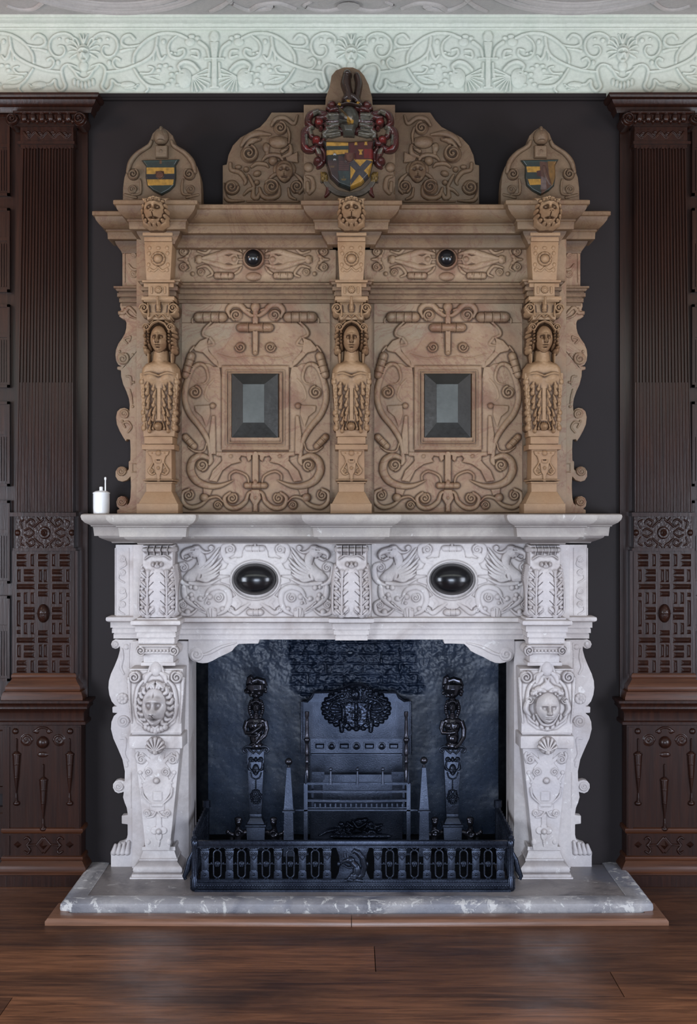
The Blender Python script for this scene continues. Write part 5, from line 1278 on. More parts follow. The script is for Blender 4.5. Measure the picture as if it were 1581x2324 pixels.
# helmet
r = colR(758, 236, 820, 322, .5); r.paintall((.075, .075, .06))
r.ell(*zM([(760, 800)])[0], 25, 30, 46); r.poly(zM([(630, 900), (890, 900), (850, 1080), (680, 1070)]), 38, 8); r.h = np.where(r.h > 0, r.h, 0)
r.stroke(zM([(610, 690), (700, 780), (790, 900)]), 1.6, 50); r.stroke(zM([(620, 890), (740, 910), (770, 930)]), 1.8, 50); r.paint(zM([(600, 680), (640, 680), (800, 880), (770, 900)]), (.12, .07, .02)); r.paint(zM([(740, 830), (840, 880), (830, 930), (750, 950), (730, 900)]), GOLD)
r.paint(zM([(610, 760), (720, 860), (610, 870)]), (.02, .018, .02)); r.paint(zM([(560, 1120), (880, 1090), (830, 1160), (700, 1190), (590, 1170)]), (.14, .08, .03))
r.mesh('helmet', 'paint', Ym - .04, cc, Yb=Ym + .002, keep='up', wear=.1)
# quartered shield
r = colR(728, 306, 856, 436, .45); r.paintall((.016, .02, .02))
r.poly(zM([(340, 1130), (420, 1160), (760, 1170), (1130, 1150), (1200, 1110), (1150, 1250), (1150, 1480), (1090, 1700), (960, 1840), (780, 1920), (600, 1850), (470, 1720), (410, 1520), (390, 1300)]), 26, 6)
def pz(p, cl): r.paint(zM(p), cl)
pz([(415, 1185), (755, 1185), (755, 1250), (415, 1255)], GOLD); pz([(415, 1255), (755, 1250), (755, 1310), (415, 1320)], GRN); pz([(415, 1320), (755, 1310), (755, 1370), (600, 1385), (415, 1395)], GOLD)
pz([(755, 1165), (1140, 1160), (1145, 1460), (780, 1460)], DRED); pz([(1000, 1300), (1145, 1300), (1145, 1450), (1000, 1440)], RED)
for u, v in ((875, 1200), (1030, 1200), (950, 1350)):
    pz([(u - 40, v - 40), (u + 40, v - 40), (u + 22, v - 10), (u - 22, v - 10)], GOLD); pz([(u - 14, v - 10), (u + 14, v - 10), (u + 25, v + 40), (u - 25, v + 40)], GOLD)
pz([(420, 1470), (590, 1470), (600, 1840), (470, 1720)], (.04, .025, .025)); pz([(600, 1400), (775, 1440), (775, 1640), (600, 1640)], (.05, .025, .025)); pz([(600, 1640), (780, 1640), (780, 1915), (640, 1870)], (.03, .045, .045))
for v in range(1500, 1640, 30): pz([(430, v), (580, v), (580, v + 8), (430, v + 8)], (.08, .04, .035)); pz([(610, v - 10), (765, v - 10), (765, v), (610, v)], (.09, .045, .04))
pz([(640, 1760), (730, 1760), (710, 1790), (655, 1790)], (.12, .08, .03)); pz([(680, 1720), (690, 1720), (690, 1760), (680, 1760)], (.12, .08, .03)); pz([(470, 1560), (550, 1560), (530, 1590), (485, 1590)], (.10, .06, .03))
pz([(790, 1465), (1140, 1465), (1090, 1700), (960, 1840), (790, 1915)], GOLD)
pz([(785, 1500), (845, 1470), (940, 1570), (1040, 1470), (1135, 1490), (1000, 1640), (1080, 1720), (1010, 1790), (930, 1700), (800, 1860), (785, 1790), (870, 1640), (785, 1560)], (.05, .045, .05))
r.stroke(zM([(700, 1400), (710, 1480), (770, 1520), (840, 1480), (850, 1380)]), 1.6, 4, mode='add'); pz([(700, 1360), (850, 1360), (845, 1470), (775, 1525), (705, 1470)], (.10, .035, .025))
pz([(720, 1385), (835, 1385), (830, 1455), (775, 1500), (722, 1455)], (.13, .05, .03))
for v in (1385, 1465): (x_, y_), = zM([(545, v)]); r.ell(x_, y_, 3, 2.5, 4, mode='add'); pz([(520, v - 12), (570, v - 12), (565, v + 14), (525, v + 14)], (.5, .5, .5))
sh = r.mesh('quartered_shield', 'paint', Ym - .04, cc, Yb=Ym + .002, keep='up', wear=.1, label='painted quartered shield with gold bars, a red quarter and a black saltire on gold')
# motto ribbon with gilt bosses
r = colR(715, 375, 872, 462, .55, sym=792.5); r.paintall((.10, .08, .06))
r.stroke(zM([(400, 1800), (480, 1900), (600, 1980), (780, 2010)]), [6, 7, 7, 6], 9, prof='flat'); r.ell(*zM([(380, 1730)])[0], 9, 13, 12); r.paint(zM([(310, 1620), (440, 1660), (470, 1800), (340, 1810)]), (.22, .13, .03))
for i in range(7): r.ell(*zM([(340 + (i % 3) * 40, 1670 + i * 22)])[0], 3, 3, 15)
r.stroke(zM([(430, 1870), (440, 1960), (400, 2030)]), [3, 6, 3], 9); r.paint(zM([(380, 1880), (450, 1900), (470, 2040), (370, 2060)]), (.09, .012, .012))
r.mesh('ribbon', 'paint', Ym - .01, cc, Yb=Ym + .002, keep='up', wear=.2)

# little white pot left on the shelf
pot = thing('white_pot', 'small white lidded pot with an upright rod, at the left end of the mantel shelf', 'pot', (X(230, -.1), -.10, ZS))
mb = MB(-.10); yb = CY + (H - ZS) / S(-.10)
mb.lathe(230, 0, [(17.5, yb), (18.2, yb - 4), (18.6, 1150), (18.6, 1124), (17.5, 1117), (13, 1114.5), (2, 1113)], 28); body = mb.build('body', 'white', pot)
mb = MB(-.10); mb.lathe(229.5, 0, [(4.5, 1115), (4, 1110), (4.3, 1106), (3, 1104.5), (.5, 1104)], 16); mb.build('knob', 'white', pot)
mb = MB(-.10); mb.lathe(239.5, 2, [(1.8, 1118), (1.6, 1090), (2.6, 1088), (2.6, 1084), (1, 1082.5)], 12); mb.build('rod', 'white', pot)
mb = MB(-.10); mb.lathe(230, 0, [(19.2, 1121), (19.4, 1119), (18.6, 1117.5), (17, 1117)], 28); mb.build('rim', 'white', pot)

# ================================================================== fireback
zJ = zoom(650, 1520, 4.79); zQ = zoom(500, 1520, 5.67); zR = zoom(960, 1510, 5.532)
Yf = .40
fbk = thing('fireback', 'black cast-iron fireback with an oval coat of arms, behind the grate', 'fireback', (X(808, Yf), Yf, HZ))
yfl = CY + (H - HZ) / S(Yf)
mb = MB(Yf)
mb.prism(zJ([(165, 350), (225, 345), (270, 300), (300, 245), (560, 242), (600, 200), (670, 160), (760, 145), (850, 165), (900, 205), (930, 242), (1190, 245), (1220, 300), (1280, 340), (1350, 342), (1350, 920), (1260, 925)]) + [(650 + 1260 / 4.79, yfl), (650 + 255 / 4.79, yfl)] + zJ([(255, 925), (165, 920)]), -10, 0)
pl_ = mb.build('plate', 'iron_dull', fbk, bevel=.004)
mb = MB(Yf); rim = zJ([(165, 920), (165, 350), (225, 345), (270, 300), (300, 245), (560, 242), (600, 200), (670, 160), (760, 145), (850, 165), (900, 205), (930, 242), (1190, 245), (1220, 300), (1280, 340), (1350, 342), (1350, 920)])
mb.tube([(x, y, 1) for x, y in rim], 2.6, 8); mb.build('rim', 'iron', fbk)
r = R(720, 1545, 895, 1668, .6, sym=808); c = 4.79
def sj(pts, w, h, **k): r.stroke(zJ(pts), [q / c for q in w] if isinstance(w, list) else w / c, h, **k)
r.ell(808, 1608, 76, 48, 4, prof='flat', bev=3); r.ell(808, 1575, 34, 22, 6)
sj([(600, 380), (620, 460), (600, 620)], [24, 26, 22], 11); sj([(590, 560), (600, 660)], [30, 26], 12)
for i in range(15):
    a = math.pi * (.5 + i / 14.0) ; r.ell(808 + 74 * math.cos(a), 1608 + 46 * math.sin(a), 6.5, 6, 9); r.ell(808 + 60 * math.cos(a), 1608 + 36 * math.sin(a), 4, 4, 9)
    r.stroke([(808 + 28 * math.cos(a), 1612 + 16 * math.sin(a)), (808 + 68 * math.cos(a), 1610 + 42 * math.sin(a))], [1.5, 2.5], 8)
r.poly(zJ([(620, 350), (750, 340), (750, 640), (690, 620), (640, 560)]), 9, 4)
sj([(640, 250), (560, 260), (500, 300), (450, 320)], [20, 26, 24], 9); sj([(640, 300), (520, 340), (460, 420)], [20, 22, 14], 8)
r.sym = None; (x, y), = zJ([(745, 270)]); r.ell(x, y, 12, 14, 14); r.ell(x - 2, y - 10, 8, 7, 17); sj([(715, 440), (715, 530), (760, 550), (800, 530), (800, 440), (715, 440)], 7, 12); r.stroke(spiral(*zJ([(757, 490)])[0], 6, 1.5), 1.3, 12)
for _ in range(90):
    a, q = rng.rand() * 6.28, rng.rand() ** .5; r.ell(808 + 70 * q * math.cos(a), 1605 + 42 * q * math.sin(a), 2.2, 1.8, 2.5, mode='add')
r.mesh('coat_of_arms', 'iron', Yf - .0005, fbk, keep='up', wear=.4)
mb = MB(Yf)
for u0, u1 in ((298, 425), (562, 692), (835, 965), (1100, 1228)):
    (a, b), (cx, d) = zJ([(u0, 785), (u1, 870)]); mb.box(a, cx, b, d, 0, 1.6, inset=.6); mb.box(a + 3, cx - 3, b + 3, d - 3, 1.6, 6, inset=3)
for u in (490, 760, 1035):
    (a, b), = zJ([(u, 828)]); mb.ell(a, b, 0, 9, 9, 2.5); mb.ell(a, b, 2, 6, 6, 7)
(a, b), (cx, d) = zJ([(262, 750), (1258, 935)]); mb.box(a, cx, b, d, -1, .3); mb.build('studded_band', 'iron_dull', fbk)
mb = MB(Yf); (a, b), (cx, d) = zJ([(262, 905), (1258, 935)]); mb.box(a, cx, b, d, 0, 4, inset=1.5); 
mb.build('moulding', 'iron_dull', fbk)

# ================================================================== fire grate
Yg = .12
gr = thing('fire_grate', 'low iron fire grate with three bars between two ball-topped obelisks', 'grate', (X(808, Yg), Yg, HZ))
yfl = CY + (H - HZ) / S(Yg)
def gx(u): return 650 + u / 4.79
def gy(v): return 1520 + v / 4.79
mb = MB(Yg)
for u in (208, 1325):
    mb = MB(Yg); a = gx(u); mb.box(a - 4.5, a + 4.5, gy(1235), yfl, -8, 1); mb.box(a - 6.5, a + 6.5, yfl - 6, yfl, -10, 3)
    mb.lathe(a, -3, [(5, gy(1245)), (5.5, gy(1225)), (3, gy(1150)), (.6, gy(1105))], 4, sq=False); mb.build('leg', 'iron_dull', gr, bevel=.001)
for v, bow in ((1238, 0), (1322, 5), (1420, 7)):
    mb = MB(Yg); n = 13
    pts = [(gx(208) + (gx(1325) - gx(208)) * i / (n - 1), gy(v), bow * math.sin(math.pi * i / (n - 1)) - 2) for i in range(n)]
    for i in range(n - 1):
        (a, b, d), (e, f, g) = pts[i], pts[i + 1]
        mb.hexa([mb.pt(a, b - 2, d - 4), mb.pt(e, f - 2, g - 4), mb.pt(e, f + 3, g - 4), mb.pt(a, b + 3, d - 4), mb.pt(a, b - 2, d + 2), mb.pt(e, f - 2, g + 2), mb.pt(e, f + 3, g + 2), mb.pt(a, b + 3, d + 2)])
    mb.build('front_bar', 'iron_dull', gr)
mb = MB(Yg); mb.box(gx(95), gx(1445), gy(1520), gy(1540), -5, 1); mb.build('bottom_bar', 'iron_dull', gr, bevel=.001)
for u in (480, 770, 1045):
    mb = MB(Yg); a = gx(u); mb.lathe(a, 0, [(3.8, gy(1245)), (3.4, gy(1225)), (1.8, gy(1110)), (1.5, gy(1100))], 8); mb.ball(a, gy(1082), 0, 4.4, 14, 8); mb.build('spike', 'iron_dull', gr)
for u, ub in ((25, 1), (1500, -1)):
    mb = MB(Yg); a = 655 if ub == 1 else 961.5
    mb.lathe(a, 0, [(10.5, gy(1500)), (4.2, gy(1062)), (3.0, gy(1055))], 4, sq=True); mb.lathe(a, 0, [(14, gy(1535)), (14, gy(1522)), (11.5, gy(1512)), (11.5, gy(1498))], 4, sq=True)
    mb.lathe(a, 0, [(12, yfl), (10, gy(1535))], 4, sq=True)
    o = mb.build('obelisk', 'iron_dull', gr, smooth=0)
    mb = MB(Yg); mb.ball(a, gy(998) if ub == 1 else gy(985), 0, 8.6, 24, 16); mb.lathe(a, 0, [(3, gy(1060)), (3, gy(1030))], 10); mb.build('ball', 'iron_gloss', o)
# basket sides, bottom bars, back plate of the grate and the turned standards
mb = MB(Yg)
for k in range(19):
    u = 300 + k * 56; mb.box(gx(u) , gx(u) + 3.5, gy(1465), gy(1500), -60, -8)
mb.box(gx(230), gx(1305), gy(1500), gy(1512), -62, -4); mb.build('basket_floor', 'iron_dull', gr)
mb = MB(Yg + .2)
mb.box(gx(390) , gx(1150), gy(1140), gy(1480), -6, 0)
mb.build('back_plate', 'iron_dull', gr, bevel=.002)
for sg in (0, 1):
    mb = MB(Yg + .03); a = gx(283) if not sg else gx(1272); mb.box(a - 2.5, a + 2.5, gy(1240), gy(1510), -6, 0); 
    mb.box(a - 2.5, a + 2.5, gy(1230), gy(1240), -42, 0)
    mb.box(a - 2.5 if not sg else a - 26, a + 26 if not sg else a + 2.5, gy(1150), gy(1240), -42, -38)
    mb.build('side_frame', 'iron', gr)
    mb = MB(Yg + .06); a = gx(222) if not sg else gx(1300)
    pr = [(4.8, gy(455)), (5, gy(500)), (3.4, gy(520)), (3.6, gy(560)), (4.4, gy(640)), (3.8, gy(700)), (5.2, gy(735)), (7.5, gy(760)), (5, gy(790)), (3.4, gy(810)), (4.8, gy(850)), (4, gy(880)), (5.6, gy(905)), (4.2, gy(930)), (3.2, gy(945)), (4.4, gy(965)), (3, gy(985)), (4.6, gy(1005)), (3, gy(1025)), (3.8, gy(1060)), (2.6, gy(1085)), (3.6, gy(1100)), (3.2, gy(1300)), (3.2, gy(1510))]
    mb.lathe(a, 0, pr, 14); mb.ball(a, gy(760), 2, 6.5); mb.build('standard', 'iron_gloss', gr)
# embers tray / low cast panel at the back foot of the grate
r = R(700, 1842, 915, 1926, .8)
for i in range(46):
    a_ = rng.uniform(0, math.pi); r.ell(815 + 62 * math.cos(a_) * rng.uniform(.2, 1), 1892 - 34 * math.sin(a_) * rng.uniform(.3, 1), rng.uniform(5, 14), rng.uniform(3, 6), rng.uniform(3, 8), ang=rng.uniform(-.8, .8))
r.stroke([(725, 1895), (745, 1885), (770, 1880)], [3, 5, 3], 8); r.stroke([(800, 1862), (812, 1876), (830, 1866)], [4, 6, 4], 12); r.ell(818, 1898, 70, 9, 8)
r.mesh('ash_panel', 'iron', Yf - .004, fbk, keep='up', wear=.5)

# ================================================================== andirons
Ya = .22
def andiron(cx, label, figure):
    a0 = 581.0
    t = thing('andiron', label, 'andiron', (X(a0, Ya), Ya, HZ), 'cast-iron andirons')
    yfl = CY + (H - HZ) / S(Ya)
    def Q(u, v): return (500 + u / 5.67, 1520 + v / 5.67)
    mb = MB(Ya)
    mb.box(a0 - 20.5, a0 + 19, 1700, 1852, -16, 8, taper=6.5); mb.box(a0 - 14, a0 + 13, 1846, 1854, -14, 9)
    mb.hexa([mb.pt(a0 - 13, 1854, -14), mb.pt(a0 + 13, 1854, -14), mb.pt(a0 + 19, 1865, -18), mb.pt(a0 - 19, 1865, -18), mb.pt(a0 - 13, 1854, 9), mb.pt(a0 + 13, 1854, 9), mb.pt(a0 + 19, 1865, 14), mb.pt(a0 - 19, 1865, 14)])
    mb.box(a0 - 24, a0 + 24, 1868, 1875, -20, 17, inset=1); mb.box(a0 - 19, a0 + 19, 1865, 1868, -18, 14)
    mb.box(a0 - 21, a0 + 21, 1875, yfl, -20, 13, taper=2)
    mb.tube([(a0 - 3, 1850, -10), (a0 - 3, 1880, -60), (a0 - 3, 1915, -80)], 5, 8)
    po = mb.build('post', 'iron_dull', t, bevel=.0015)
    mb = MB(Ya)
    for sg in (-1, 1):
        mb.tube([(a0 + sg * 10, 1694, 9), (a0 + sg * 18, 1692, 10), (a0 + sg * 25, 1694, 10)] , [2, 3.5, 3], 8)
        mb.tube([(x, y, 9) for x, y in spiral(a0 + sg * 23, 1701, 7, 1.5, -1.6, sg, .1, 22)], [2.4, 2, 1.5], 8); mb.ell(a0 + sg * 23, 1701, 8, 2.5, 2.5, 4)
    mb.tube([(a0 - 14, 1700, 9), (a0 - 5, 1707, 12), (a0, 1702, 12), (a0 + 8, 1708, 12), (a0 + 15, 1700, 9)], 3, 8); mb.build('volutes', 'iron_dull', t)
    r = R(a0 - 20, 1708, a0 + 20, 1832, .45, sym=a0)
    r.volute(a0 - 11, 1722, 6, 5, 1); r.stroke([(a0 - 14, 1728), (a0 - 15, 1742), (a0 - 6, 1748)], [2, 3.5, 2], 5); r.ell(a0 - 7, 1724, 4, 4, 7)
    r.stroke([(a0 - 12, 1752), (a0 - 8, 1763), (a0, 1767)], [1.5, 1.8], 4); r.stroke([(a0, 1767), (a0, 1792)], 1.6, 4, curve=False)
    for _ in range(26):
        a, q = rng.rand() * 6.28, rng.rand() ** .5; r.ell(a0 + 12 * q * math.cos(a), 1806 + 16 * q * math.sin(a), 2.8, 2.8, 7)
    r.ell(a0, 1806, 12, 17, 4); r.sym = None; r.face(a0, 1745, 8, 13, 8, 3, 'woman'); r.ell(a0, 1722, 4, 6, 8)
    r.mesh('mask_and_fruit', 'iron', Ya, t, Yb=Ya - 8 * S(Ya), keep='up', wear=.2)
    # figure: torso with folded arms, one continuous cast surface
    mb = MB(Ya)
    mb.ell(a0, 1648, 0, 18, 22, 13); mb.ell(a0, 1672, 0, 15, 22, 12); mb.ell(a0, 1692, 0, 17, 10, 12); mb.ell(a0, 1636, 0, 21, 9, 10)
    for sg in (-1, 1): mb.ell(a0 + sg * 8, 1646, 9, 8, 8, 6)
    mb.tube([(a0, 1632, 0), (a0, 1616, 2)], [7, 6], 12)
    if figure == 'folded':
        mb.tube([(a0 - 20, 1636, 0), (a0 - 25, 1652, 2), (a0 - 22, 1662, 6), (a0 - 8, 1660, 15), (a0 + 10, 1648, 15)], [6.5, 6, 5.2, 4.6, 3.5], 12)
        mb.tube([(a0 + 20, 1636, 0), (a0 + 24, 1654, 2), (a0 + 20, 1668, 6), (a0 + 8, 1678, 13), (a0 + 1, 1685, 15)], [6.5, 6, 5.2, 4.4, 3.5], 12)
        mb.tube([(a0 - 12, 1640, 10), (a0, 1652, 15), (a0 + 14, 1640, 10)], 2.6, 8); mb.tube([(a0 - 18, 1668, 8), (a0, 1668, 14), (a0 + 14, 1656, 13)], 2.4, 8); mb.tube([(a0 - 14, 1690, 9), (a0 + 2, 1682, 14), (a0 + 18, 1664, 11)], 2.4, 8)
    else:
        mb.tube([(a0 - 20, 1636, 0), (a0 - 25, 1652, 2), (a0 - 22, 1662, 6), (a0 - 8, 1661, 15), (a0 + 6, 1659, 16)], [6.5, 6, 5.2, 4.6, 3.5], 12)
        mb.tube([(a0 + 20, 1636, 0), (a0 + 26, 1654, 2), (a0 + 25, 1672, 5), (a0 + 14, 1688, 12), (a0 + 4, 1694, 15)], [6.5, 6, 5.2, 4.4, 3.5], 12)
        mb.ell(a0 + 1, 1675, 5, 12, 13, 11); mb.tube([(a0 - 16, 1640, 8), (a0, 1655, 15), (a0 + 12, 1644, 11)], 2.2, 8)
    mb.build('torso', 'iron_gloss', t, remesh=.0016, it=3)
    mb = MB(Ya); mb.ell(a0, 1605, 4, 8.5, 12, 9); mb.ell(a0, 1604, 0, 11, 12, 9)
    mb.tube([(a0, 1601, 12), (a0, 1609, 15.5)], [1.2, 2.2], 8); mb.ell(a0, 1613.5, 12, 3, 1.2, 1.6); mb.ell(a0, 1618, 9, 4, 2.5, 3)
    for sg in (-1, 1):
        mb.ell(a0 + sg * 3.5, 1602.5, 12, 2, 1.2, 1); mb.tube([(a0 + sg * 1.5, 1599.5, 12.6), (a0 + sg * 6, 1599.5, 11)], 1, 6)
    mb.build('head', 'iron_gloss', t, remesh=.0009, it=2)
    mb = MB(Ya)
    for sg in (-1, 1):
        for i in range(9): mb.ball(a0 + sg * (11 + 4 * math.sin(i * .5)), 1592 + i * 5, 1 + (i % 2) * 2, 4.6, 10, 6)
    for i in range(7): mb.ball(a0 + (i - 3) * 3.6, 1592 - 2 * math.cos(i - 3), 7, 3, 8, 5)
    mb.ell(a0, 1600, -4, 15, 16, 9); mb.build('hair', 'iron_gloss', t, remesh=.0012, it=1)
    mb = MB(Ya)
    mb.lathe(a0, 0, [(6, 1592), (7, 1584), (16, 1576), (24, 1562), (22, 1552), (12, 1548)], 18)
    for i in range(40):
        a, q = rng.rand() * 6.28, rng.uniform(.55, 1); mb.ball(a0 + 24 * q * math.cos(a), 1566 + rng.uniform(-11, 12), 20 * q * math.sin(a), rng.uniform(3, 5), 8, 6)
    mb.tube([(a0 - 18, 1556, 0), (a0 - 14, 1540, 0), (a0 - 8, 1536, 2)], [6, 7.5, 7], 10); mb.tube([(a0 + 20, 1558, 0), (a0 + 16, 1546, 0), (a0 + 2, 1542, 0), (a0 - 10, 1546, 2)], [7, 7.5, 7, 5], 10)
    mb.build('fruit_basket', 'iron_gloss', t, remesh=.0013, it=1)
    # crouching beasts either side of the foot
    for sg in (-1, 1):
        mb = MB(Ya); q = lambda dx, y, d=0: (a0 + sg * dx, y, d)
        mb.ell(a0 + sg * 40, 1865, 6, 7.5, 9, 7.5); mb.ell(a0 + sg * 40, 1858, 4, 9, 6, 7); mb.tube([q(40, 1870, 4), q(42, 1882, 2)], [5, 6], 10)
        mb.tube([(x, y, 8) for x, y in spiral(a0 + sg * 40, 1889, 9, 1.4, 0, sg, .15, 20)], [3.6, 3, 2], 8); mb.ell(a0 + sg * 40, 1889, 2, 10, 10, 8)
        mb.tube([q(48, 1894, 4), q(56, 1892, 4), q(64, 1888, 6)], [5, 5, 4], 10); mb.ell(a0 + sg * 64, 1887, 6, 4.5, 6.5, 5); mb.tube([q(20, 1888, 0), q(30, 1890, 2), q(40, 1896, 2)], [7, 7, 7], 10)
        mb.tube([q(40, 1896, 2), q(42, 1915, 4), q(42, yfl - 3, 4)], [8, 6, 7], 10); mb.tube([q(56, 1895, 0), q(56, yfl - 3, 2)], [5, 5], 8)
        mb.build('crouching_beast', 'iron_gloss', t, remesh=.002, it=1)
    if cx != a0:
        dx = (cx - a0) * S(Ya)
        t.location.x += dx
    return t
andiron(581, 'tall black andiron left of the grate, topped by a crossed-arm figure under a fruit basket', 'folded')
andiron(1026, 'tall black andiron right of the grate, its smooth-bellied figure carrying a fruit basket', 'plain')

# ================================================================== fender
Ye = -.40
fe = thing('fender', 'pierced black iron fender with a squirrel plaque on the hearth slab', 'fender', (X(801, Ye), Ye, HZ))
yfl = CY + (H - HZ) / S(Ye)
xl, xr = 441.5, 1158.5
mb = MB(Ye); mb.box(xl, xr, 1908, 1911, -8, 3, inset=.5); mb.box(xl, xr, 1911, 1921, -6, 0); mb.box(xl, xr, 1921, 1924, -6, 2); mb.build('top_rail', 'iron', fe, bevel=.0008)
mb = MB(Ye); mb.box(xl, xr, 1996, 2002, -7, 2); mb.box(xl, xr, 2002, 2016, -8, 5, inset=.5); mb.box(xl, xr, 2016, 2023, -9, 8, inset=.8)
for i in range(118): mb.ell(xl + 6 + i * 6.02, 2009, 5, 2.2, 4.2, 2.4, 8, 5)
for i in range(118): mb.ell(xl + 6 + i * 6.02, 2000, 2, 1.3, 1.3, 1.3, 6, 4)
mb.build('base_moulding', 'iron', fe, smooth=50)
for a in (xl, xr):
    mb = MB(Ye)
    mb.lathe(a, -2, [(6, yfl), (9, yfl - 3), (10, yfl - 9), (6, yfl - 14), (9, 2016), (9, 1996), (6.5, 1990), (6, 1950), (6, 1925), (8, 1920), (8.5, 1910), (5.5, 1906), (7.5, 1902), (7.5, 1898), (3, 1895), (.5, 1894)], 20)
    for i in range(8): mb.tube([(a + 6.2 * math.cos(i * .785), 1988, -2 + 6.2 * math.sin(i * .785)), (a + 6.2 * math.cos(i * .785), 1926, -2 + 6.2 * math.sin(i * .785))], 1.3, 6)
    mb.build('corner_post', 'iron', fe)
hb_ = [465, 520.6, 575.6, 630.6, 686, 742, 857, 912, 968.5, 1024, 1079.5, 1135]
def herm(x0):
    mb = MB(Ye)
    mb.box(x0 - 8, x0 + 8, 1926, 1998, -4, -1.5, taper=0); mb.box(x0 - 5, x0 + 5, 1945, 1985, -1.5, 0, taper=1)
    mb.prism([(x0 - 10, 1930), (x0 + 10, 1930), (x0 + 9, 1942), (x0, 1953), (x0 - 9, 1942)], -3, 3)
    for k in (-1, 0, 1): mb.ball(x0 + k * 5, 1936, 3, 2.6, 8, 6)
    mb.prism([(x0 - 4, 1942), (x0 + 4, 1942), (x0, 1952)], 3, 6)
    mb.prism([(x0 - 9, 1978), (x0 - 5, 1974), (x0 + 5, 1974), (x0 + 9, 1978), (x0 + 10, 1997), (x0 - 10, 1997)], -3, 3); mb.ball(x0, 1984, 3, 3, 8, 6); mb.box(x0 - 9, x0 + 9, 1988, 1991, 3, 5)
    mb.tube([(x0 - 12, 1924, 0), (x0 - 5, 1930, 0), (x0, 1925, 0), (x0 + 5, 1930, 0), (x0 + 12, 1924, 0)], 1.3, 6)
    return mb.build('herm_bar', 'iron_fender', fe, bevel=.0006)
def ovallink(x0):
    mb = MB(Ye); pts = [(x0 + 8.6 * math.cos(t), 1961 + (22 if math.sin(t) > 0 else -22) * (abs(math.sin(t)) > .01) + 9 * math.sin(t), -1) for t in np.linspace(0, 2 * math.pi, 33)]
    mb.tube(pts, 1.9, 8); mb.ell(x0, 1961, 0, 7.2, 7.2, 3.4, 14, 8)
    for k in range(6): mb.ball(x0 + 4.2 * math.cos(k * 1.047), 1961 + 4.2 * math.sin(k * 1.047), 3, 1.8, 6, 4)
    mb.ball(x0, 1961, 4, 1.8, 6, 4)
    for sy in (-1, 1): mb.tube([(x0 - 9, 1961 + sy * 38, -1), (x0, 1961 + sy * 31, -1), (x0 + 9, 1961 + sy * 38, -1)], 1.6, 6)
    for sx in (-1, 1): mb.tube([(x0 + sx * 7, 1961, -1), (x0 + sx * 20, 1961, -1)], 1.2, 6); mb.ball(x0 + sx * 13.5, 1959, 0, 2.4, 6, 4)
    return mb.build('oval_link', 'iron_fender', fe)
h0 = herm(465); o0 = ovallink(493)
for x in hb_[1:]: shifted(h0, fe, (x - 465) * S(Ye))
for x in (548, 603.6, 658.6, 715, 884, 940, 996, 1051.5, 1107): shifted(o0, fe, (x - 493) * S(Ye))
mb = MB(Ye); mb.prism([(762, 1923), (838, 1923), (832, 1940), (829, 1960), (832, 1980), (840, 1997), (760, 1997), (768, 1980), (771, 1960), (768, 1940)], -5, 1); 
for s_ in (-1, 1): mb.ell(800 + s_ * 31, 1961, 0, 5, 6, 4)
pq = mb.build('plaque', 'iron_fender', fe, bevel=.0015)
mb = MB(Ye); S1 = lambda u, v, d=4: (420 + u / 3.856, 1860 + v / 3.856, d)
V3 = lambda pts, d: [(*S1(u, v)[:2], d) for u, v in pts]
mb.ell(*S1(1500, 440)[:2], 5, 9.5, 16, 7); mb.ell(*S1(1480, 485)[:2], 5, 11, 8, 7)          # back and haunch
mb.ell(*S1(1445, 350)[:2], 6, 10.5, 8.5, 6.5); mb.tube(V3([(1425, 350), (1378, 362)], 6), [5.5, 2.4], 10)  # head and muzzle
mb.tube(V3([(1450, 360), (1490, 400)], 5), [6.5, 8.5], 12)
for u in (1392, 1415): mb.tube(V3([(u + 8, 325), (u, 270)], 6), [2.6, .8], 8)
mb.tube(V3([(1480, 410), (1425, 412), (1395, 395), (1385, 385)], 8), [3.5, 2.8, 2.4, 2.2], 8); mb.ball(*S1(1378, 390)[:2], 7, 3)
mb.tube(V3([(1490, 500), (1440, 500), (1420, 518), (1465, 524)], 7), [5, 4, 2.6, 2.4], 8)
mb.tube(V3([(1505, 515), (1548, 480), (1566, 410), (1550, 330), (1512, 285), (1478, 268), (1462, 290)], 4), [4, 6.5, 7.5, 7.5, 7, 5.5, 3.5], 12)
mb.tube(V3([(1392, 530), (1470, 520), (1556, 532)], 4), [3.6, 4.4, 3.6], 10)
mb.build('squirrel', 'iron', pq, remesh=.0007, it=2, label='glossy black squirrel holding a nut')
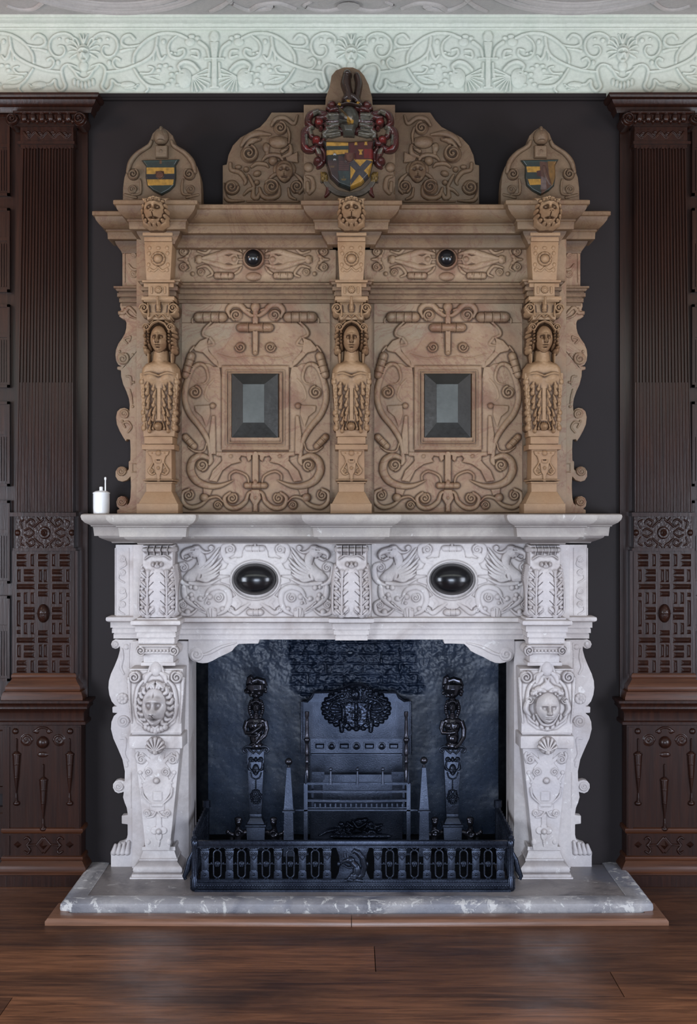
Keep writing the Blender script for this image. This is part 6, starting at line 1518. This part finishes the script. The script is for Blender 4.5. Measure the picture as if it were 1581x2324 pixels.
# side wings of the fender running back into the opening
for sg, xx in ((-1, -.640), (1, .674)):
    mb = MB(0); zt = Z(1908, Ye)
    mb.tube([(xx, -.39, zt), (xx, -.1, zt), (xx, .1, zt)], .010, 8, world=True); mb.tube([(xx, -.39, HZ + .05), (xx, .1, HZ + .05)], .013, 8, world=True)
    mb.wbox(xx - .012, xx + .012, -.39, .11, HZ + .004, HZ + .05)
    for i in range(9):
        y = -.33 + i * .05; mb.wbox(xx - .004, xx + .004, y - .009, y + .009, HZ + .05, zt)
        mb.tube([(xx, y - .025, zt + .004), (xx, y, zt + .014), (xx, y + .025, zt + .004)], [.006, .012, .006], 6, world=True)
    mb.tube([(xx, .1, HZ + .01), (xx, .1, zt + .03)], .013, 10, world=True)
    mb.add(*[[(xx + .018 * math.cos(t) , .1 + .018 * math.sin(t), zt + .02 + q) for q in (0, .03) for t in np.linspace(0, 6.283, 9)[:-1]], [tuple(range(8)), tuple(range(8, 16))] + [(i, (i + 1) % 8, 8 + (i + 1) % 8, 8 + i) for i in range(8)]])
    mb.build('side_rail', 'iron', fe)
    mb = MB(Ye); a = xl if sg < 0 else xr
    mb.tube([(a + sg * 4, 1935, -4), (a + sg * 12, 1952, -5), (a + sg * 17, 1975, -5), (a + sg * 24, 1990, -4), (a + sg * 21, 1997, -4)], [4, 6, 7, 5, 4], 10); mb.build('scroll_bracket', 'iron', fe)

# ================================================================== camera
cam = bpy.data.cameras.new('camera'); co_ = bpy.data.objects.new('camera', cam); col.objects.link(co_)
co_.location = (0, -D, H); co_.rotation_euler = (math.pi / 2, 0, 0)
cam.sensor_fit = 'HORIZONTAL'; cam.sensor_width = 36; cam.lens = 36 * F / 1581
cam.clip_end = 60
bpy.context.scene.camera = co_

# ================================================================== light
def area(name, loc, target, sx, sy, power, colr):
    l = bpy.data.lights.new(name, 'AREA'); l.shape = 'RECTANGLE'; l.size = sx; l.size_y = sy; l.energy = power; l.color = colr
    o = bpy.data.objects.new(name, l); col.objects.link(o); o.location = loc
    o.rotation_euler = (Vector(target) - Vector(loc)).to_track_quat('-Z', 'Y').to_euler()
    return o
area('window_light_left', (-3.1, -2.8, 1.2), (0, 0, .85), 1.2, 1.6, 88, (.80, .87, 1.0))
area('window_light_right', (3.1, -2.8, 1.2), (0, 0, .85), 1.2, 1.6, 78, (.80, .86, 1.0))
area('window_light_far', (0.2, -6.3, .86), (0, 0, .6), 1.9, 1.3, 150, (.72, .82, 1.0))
area('ceiling_glow', (0, -2.2, 2.5), (0, 0, 3.75), 4.5, .6, 22, (.95, 1.0, .93))  # added fill light aimed up to brighten frieze and ceiling
area('warm_lamp_left', (-2.6, -1.5, 3.0), (-1.7, 0, 3.65), .4, .4, 13, (1.0, .66, .48))  # added warm light to tint the left end of the frieze
area('warm_lamp_right', (2.6, -1.5, 3.0), (1.8, 0, 3.65), .4, .4, 9, (1.0, .7, .52))  # same added warm light for the right end
w = bpy.data.worlds.new('world'); bpy.context.scene.world = w; w.use_nodes = True
bg = w.node_tree.nodes['Background']; bg.inputs[0].default_value = (.66, .68, .8, 1); bg.inputs[1].default_value = .075
sc_ = bpy.context.scene
sc_.view_settings.view_transform = 'Standard'; sc_.view_settings.look = 'None'; sc_.view_settings.exposure = 0; sc_.view_settings.gamma = 1
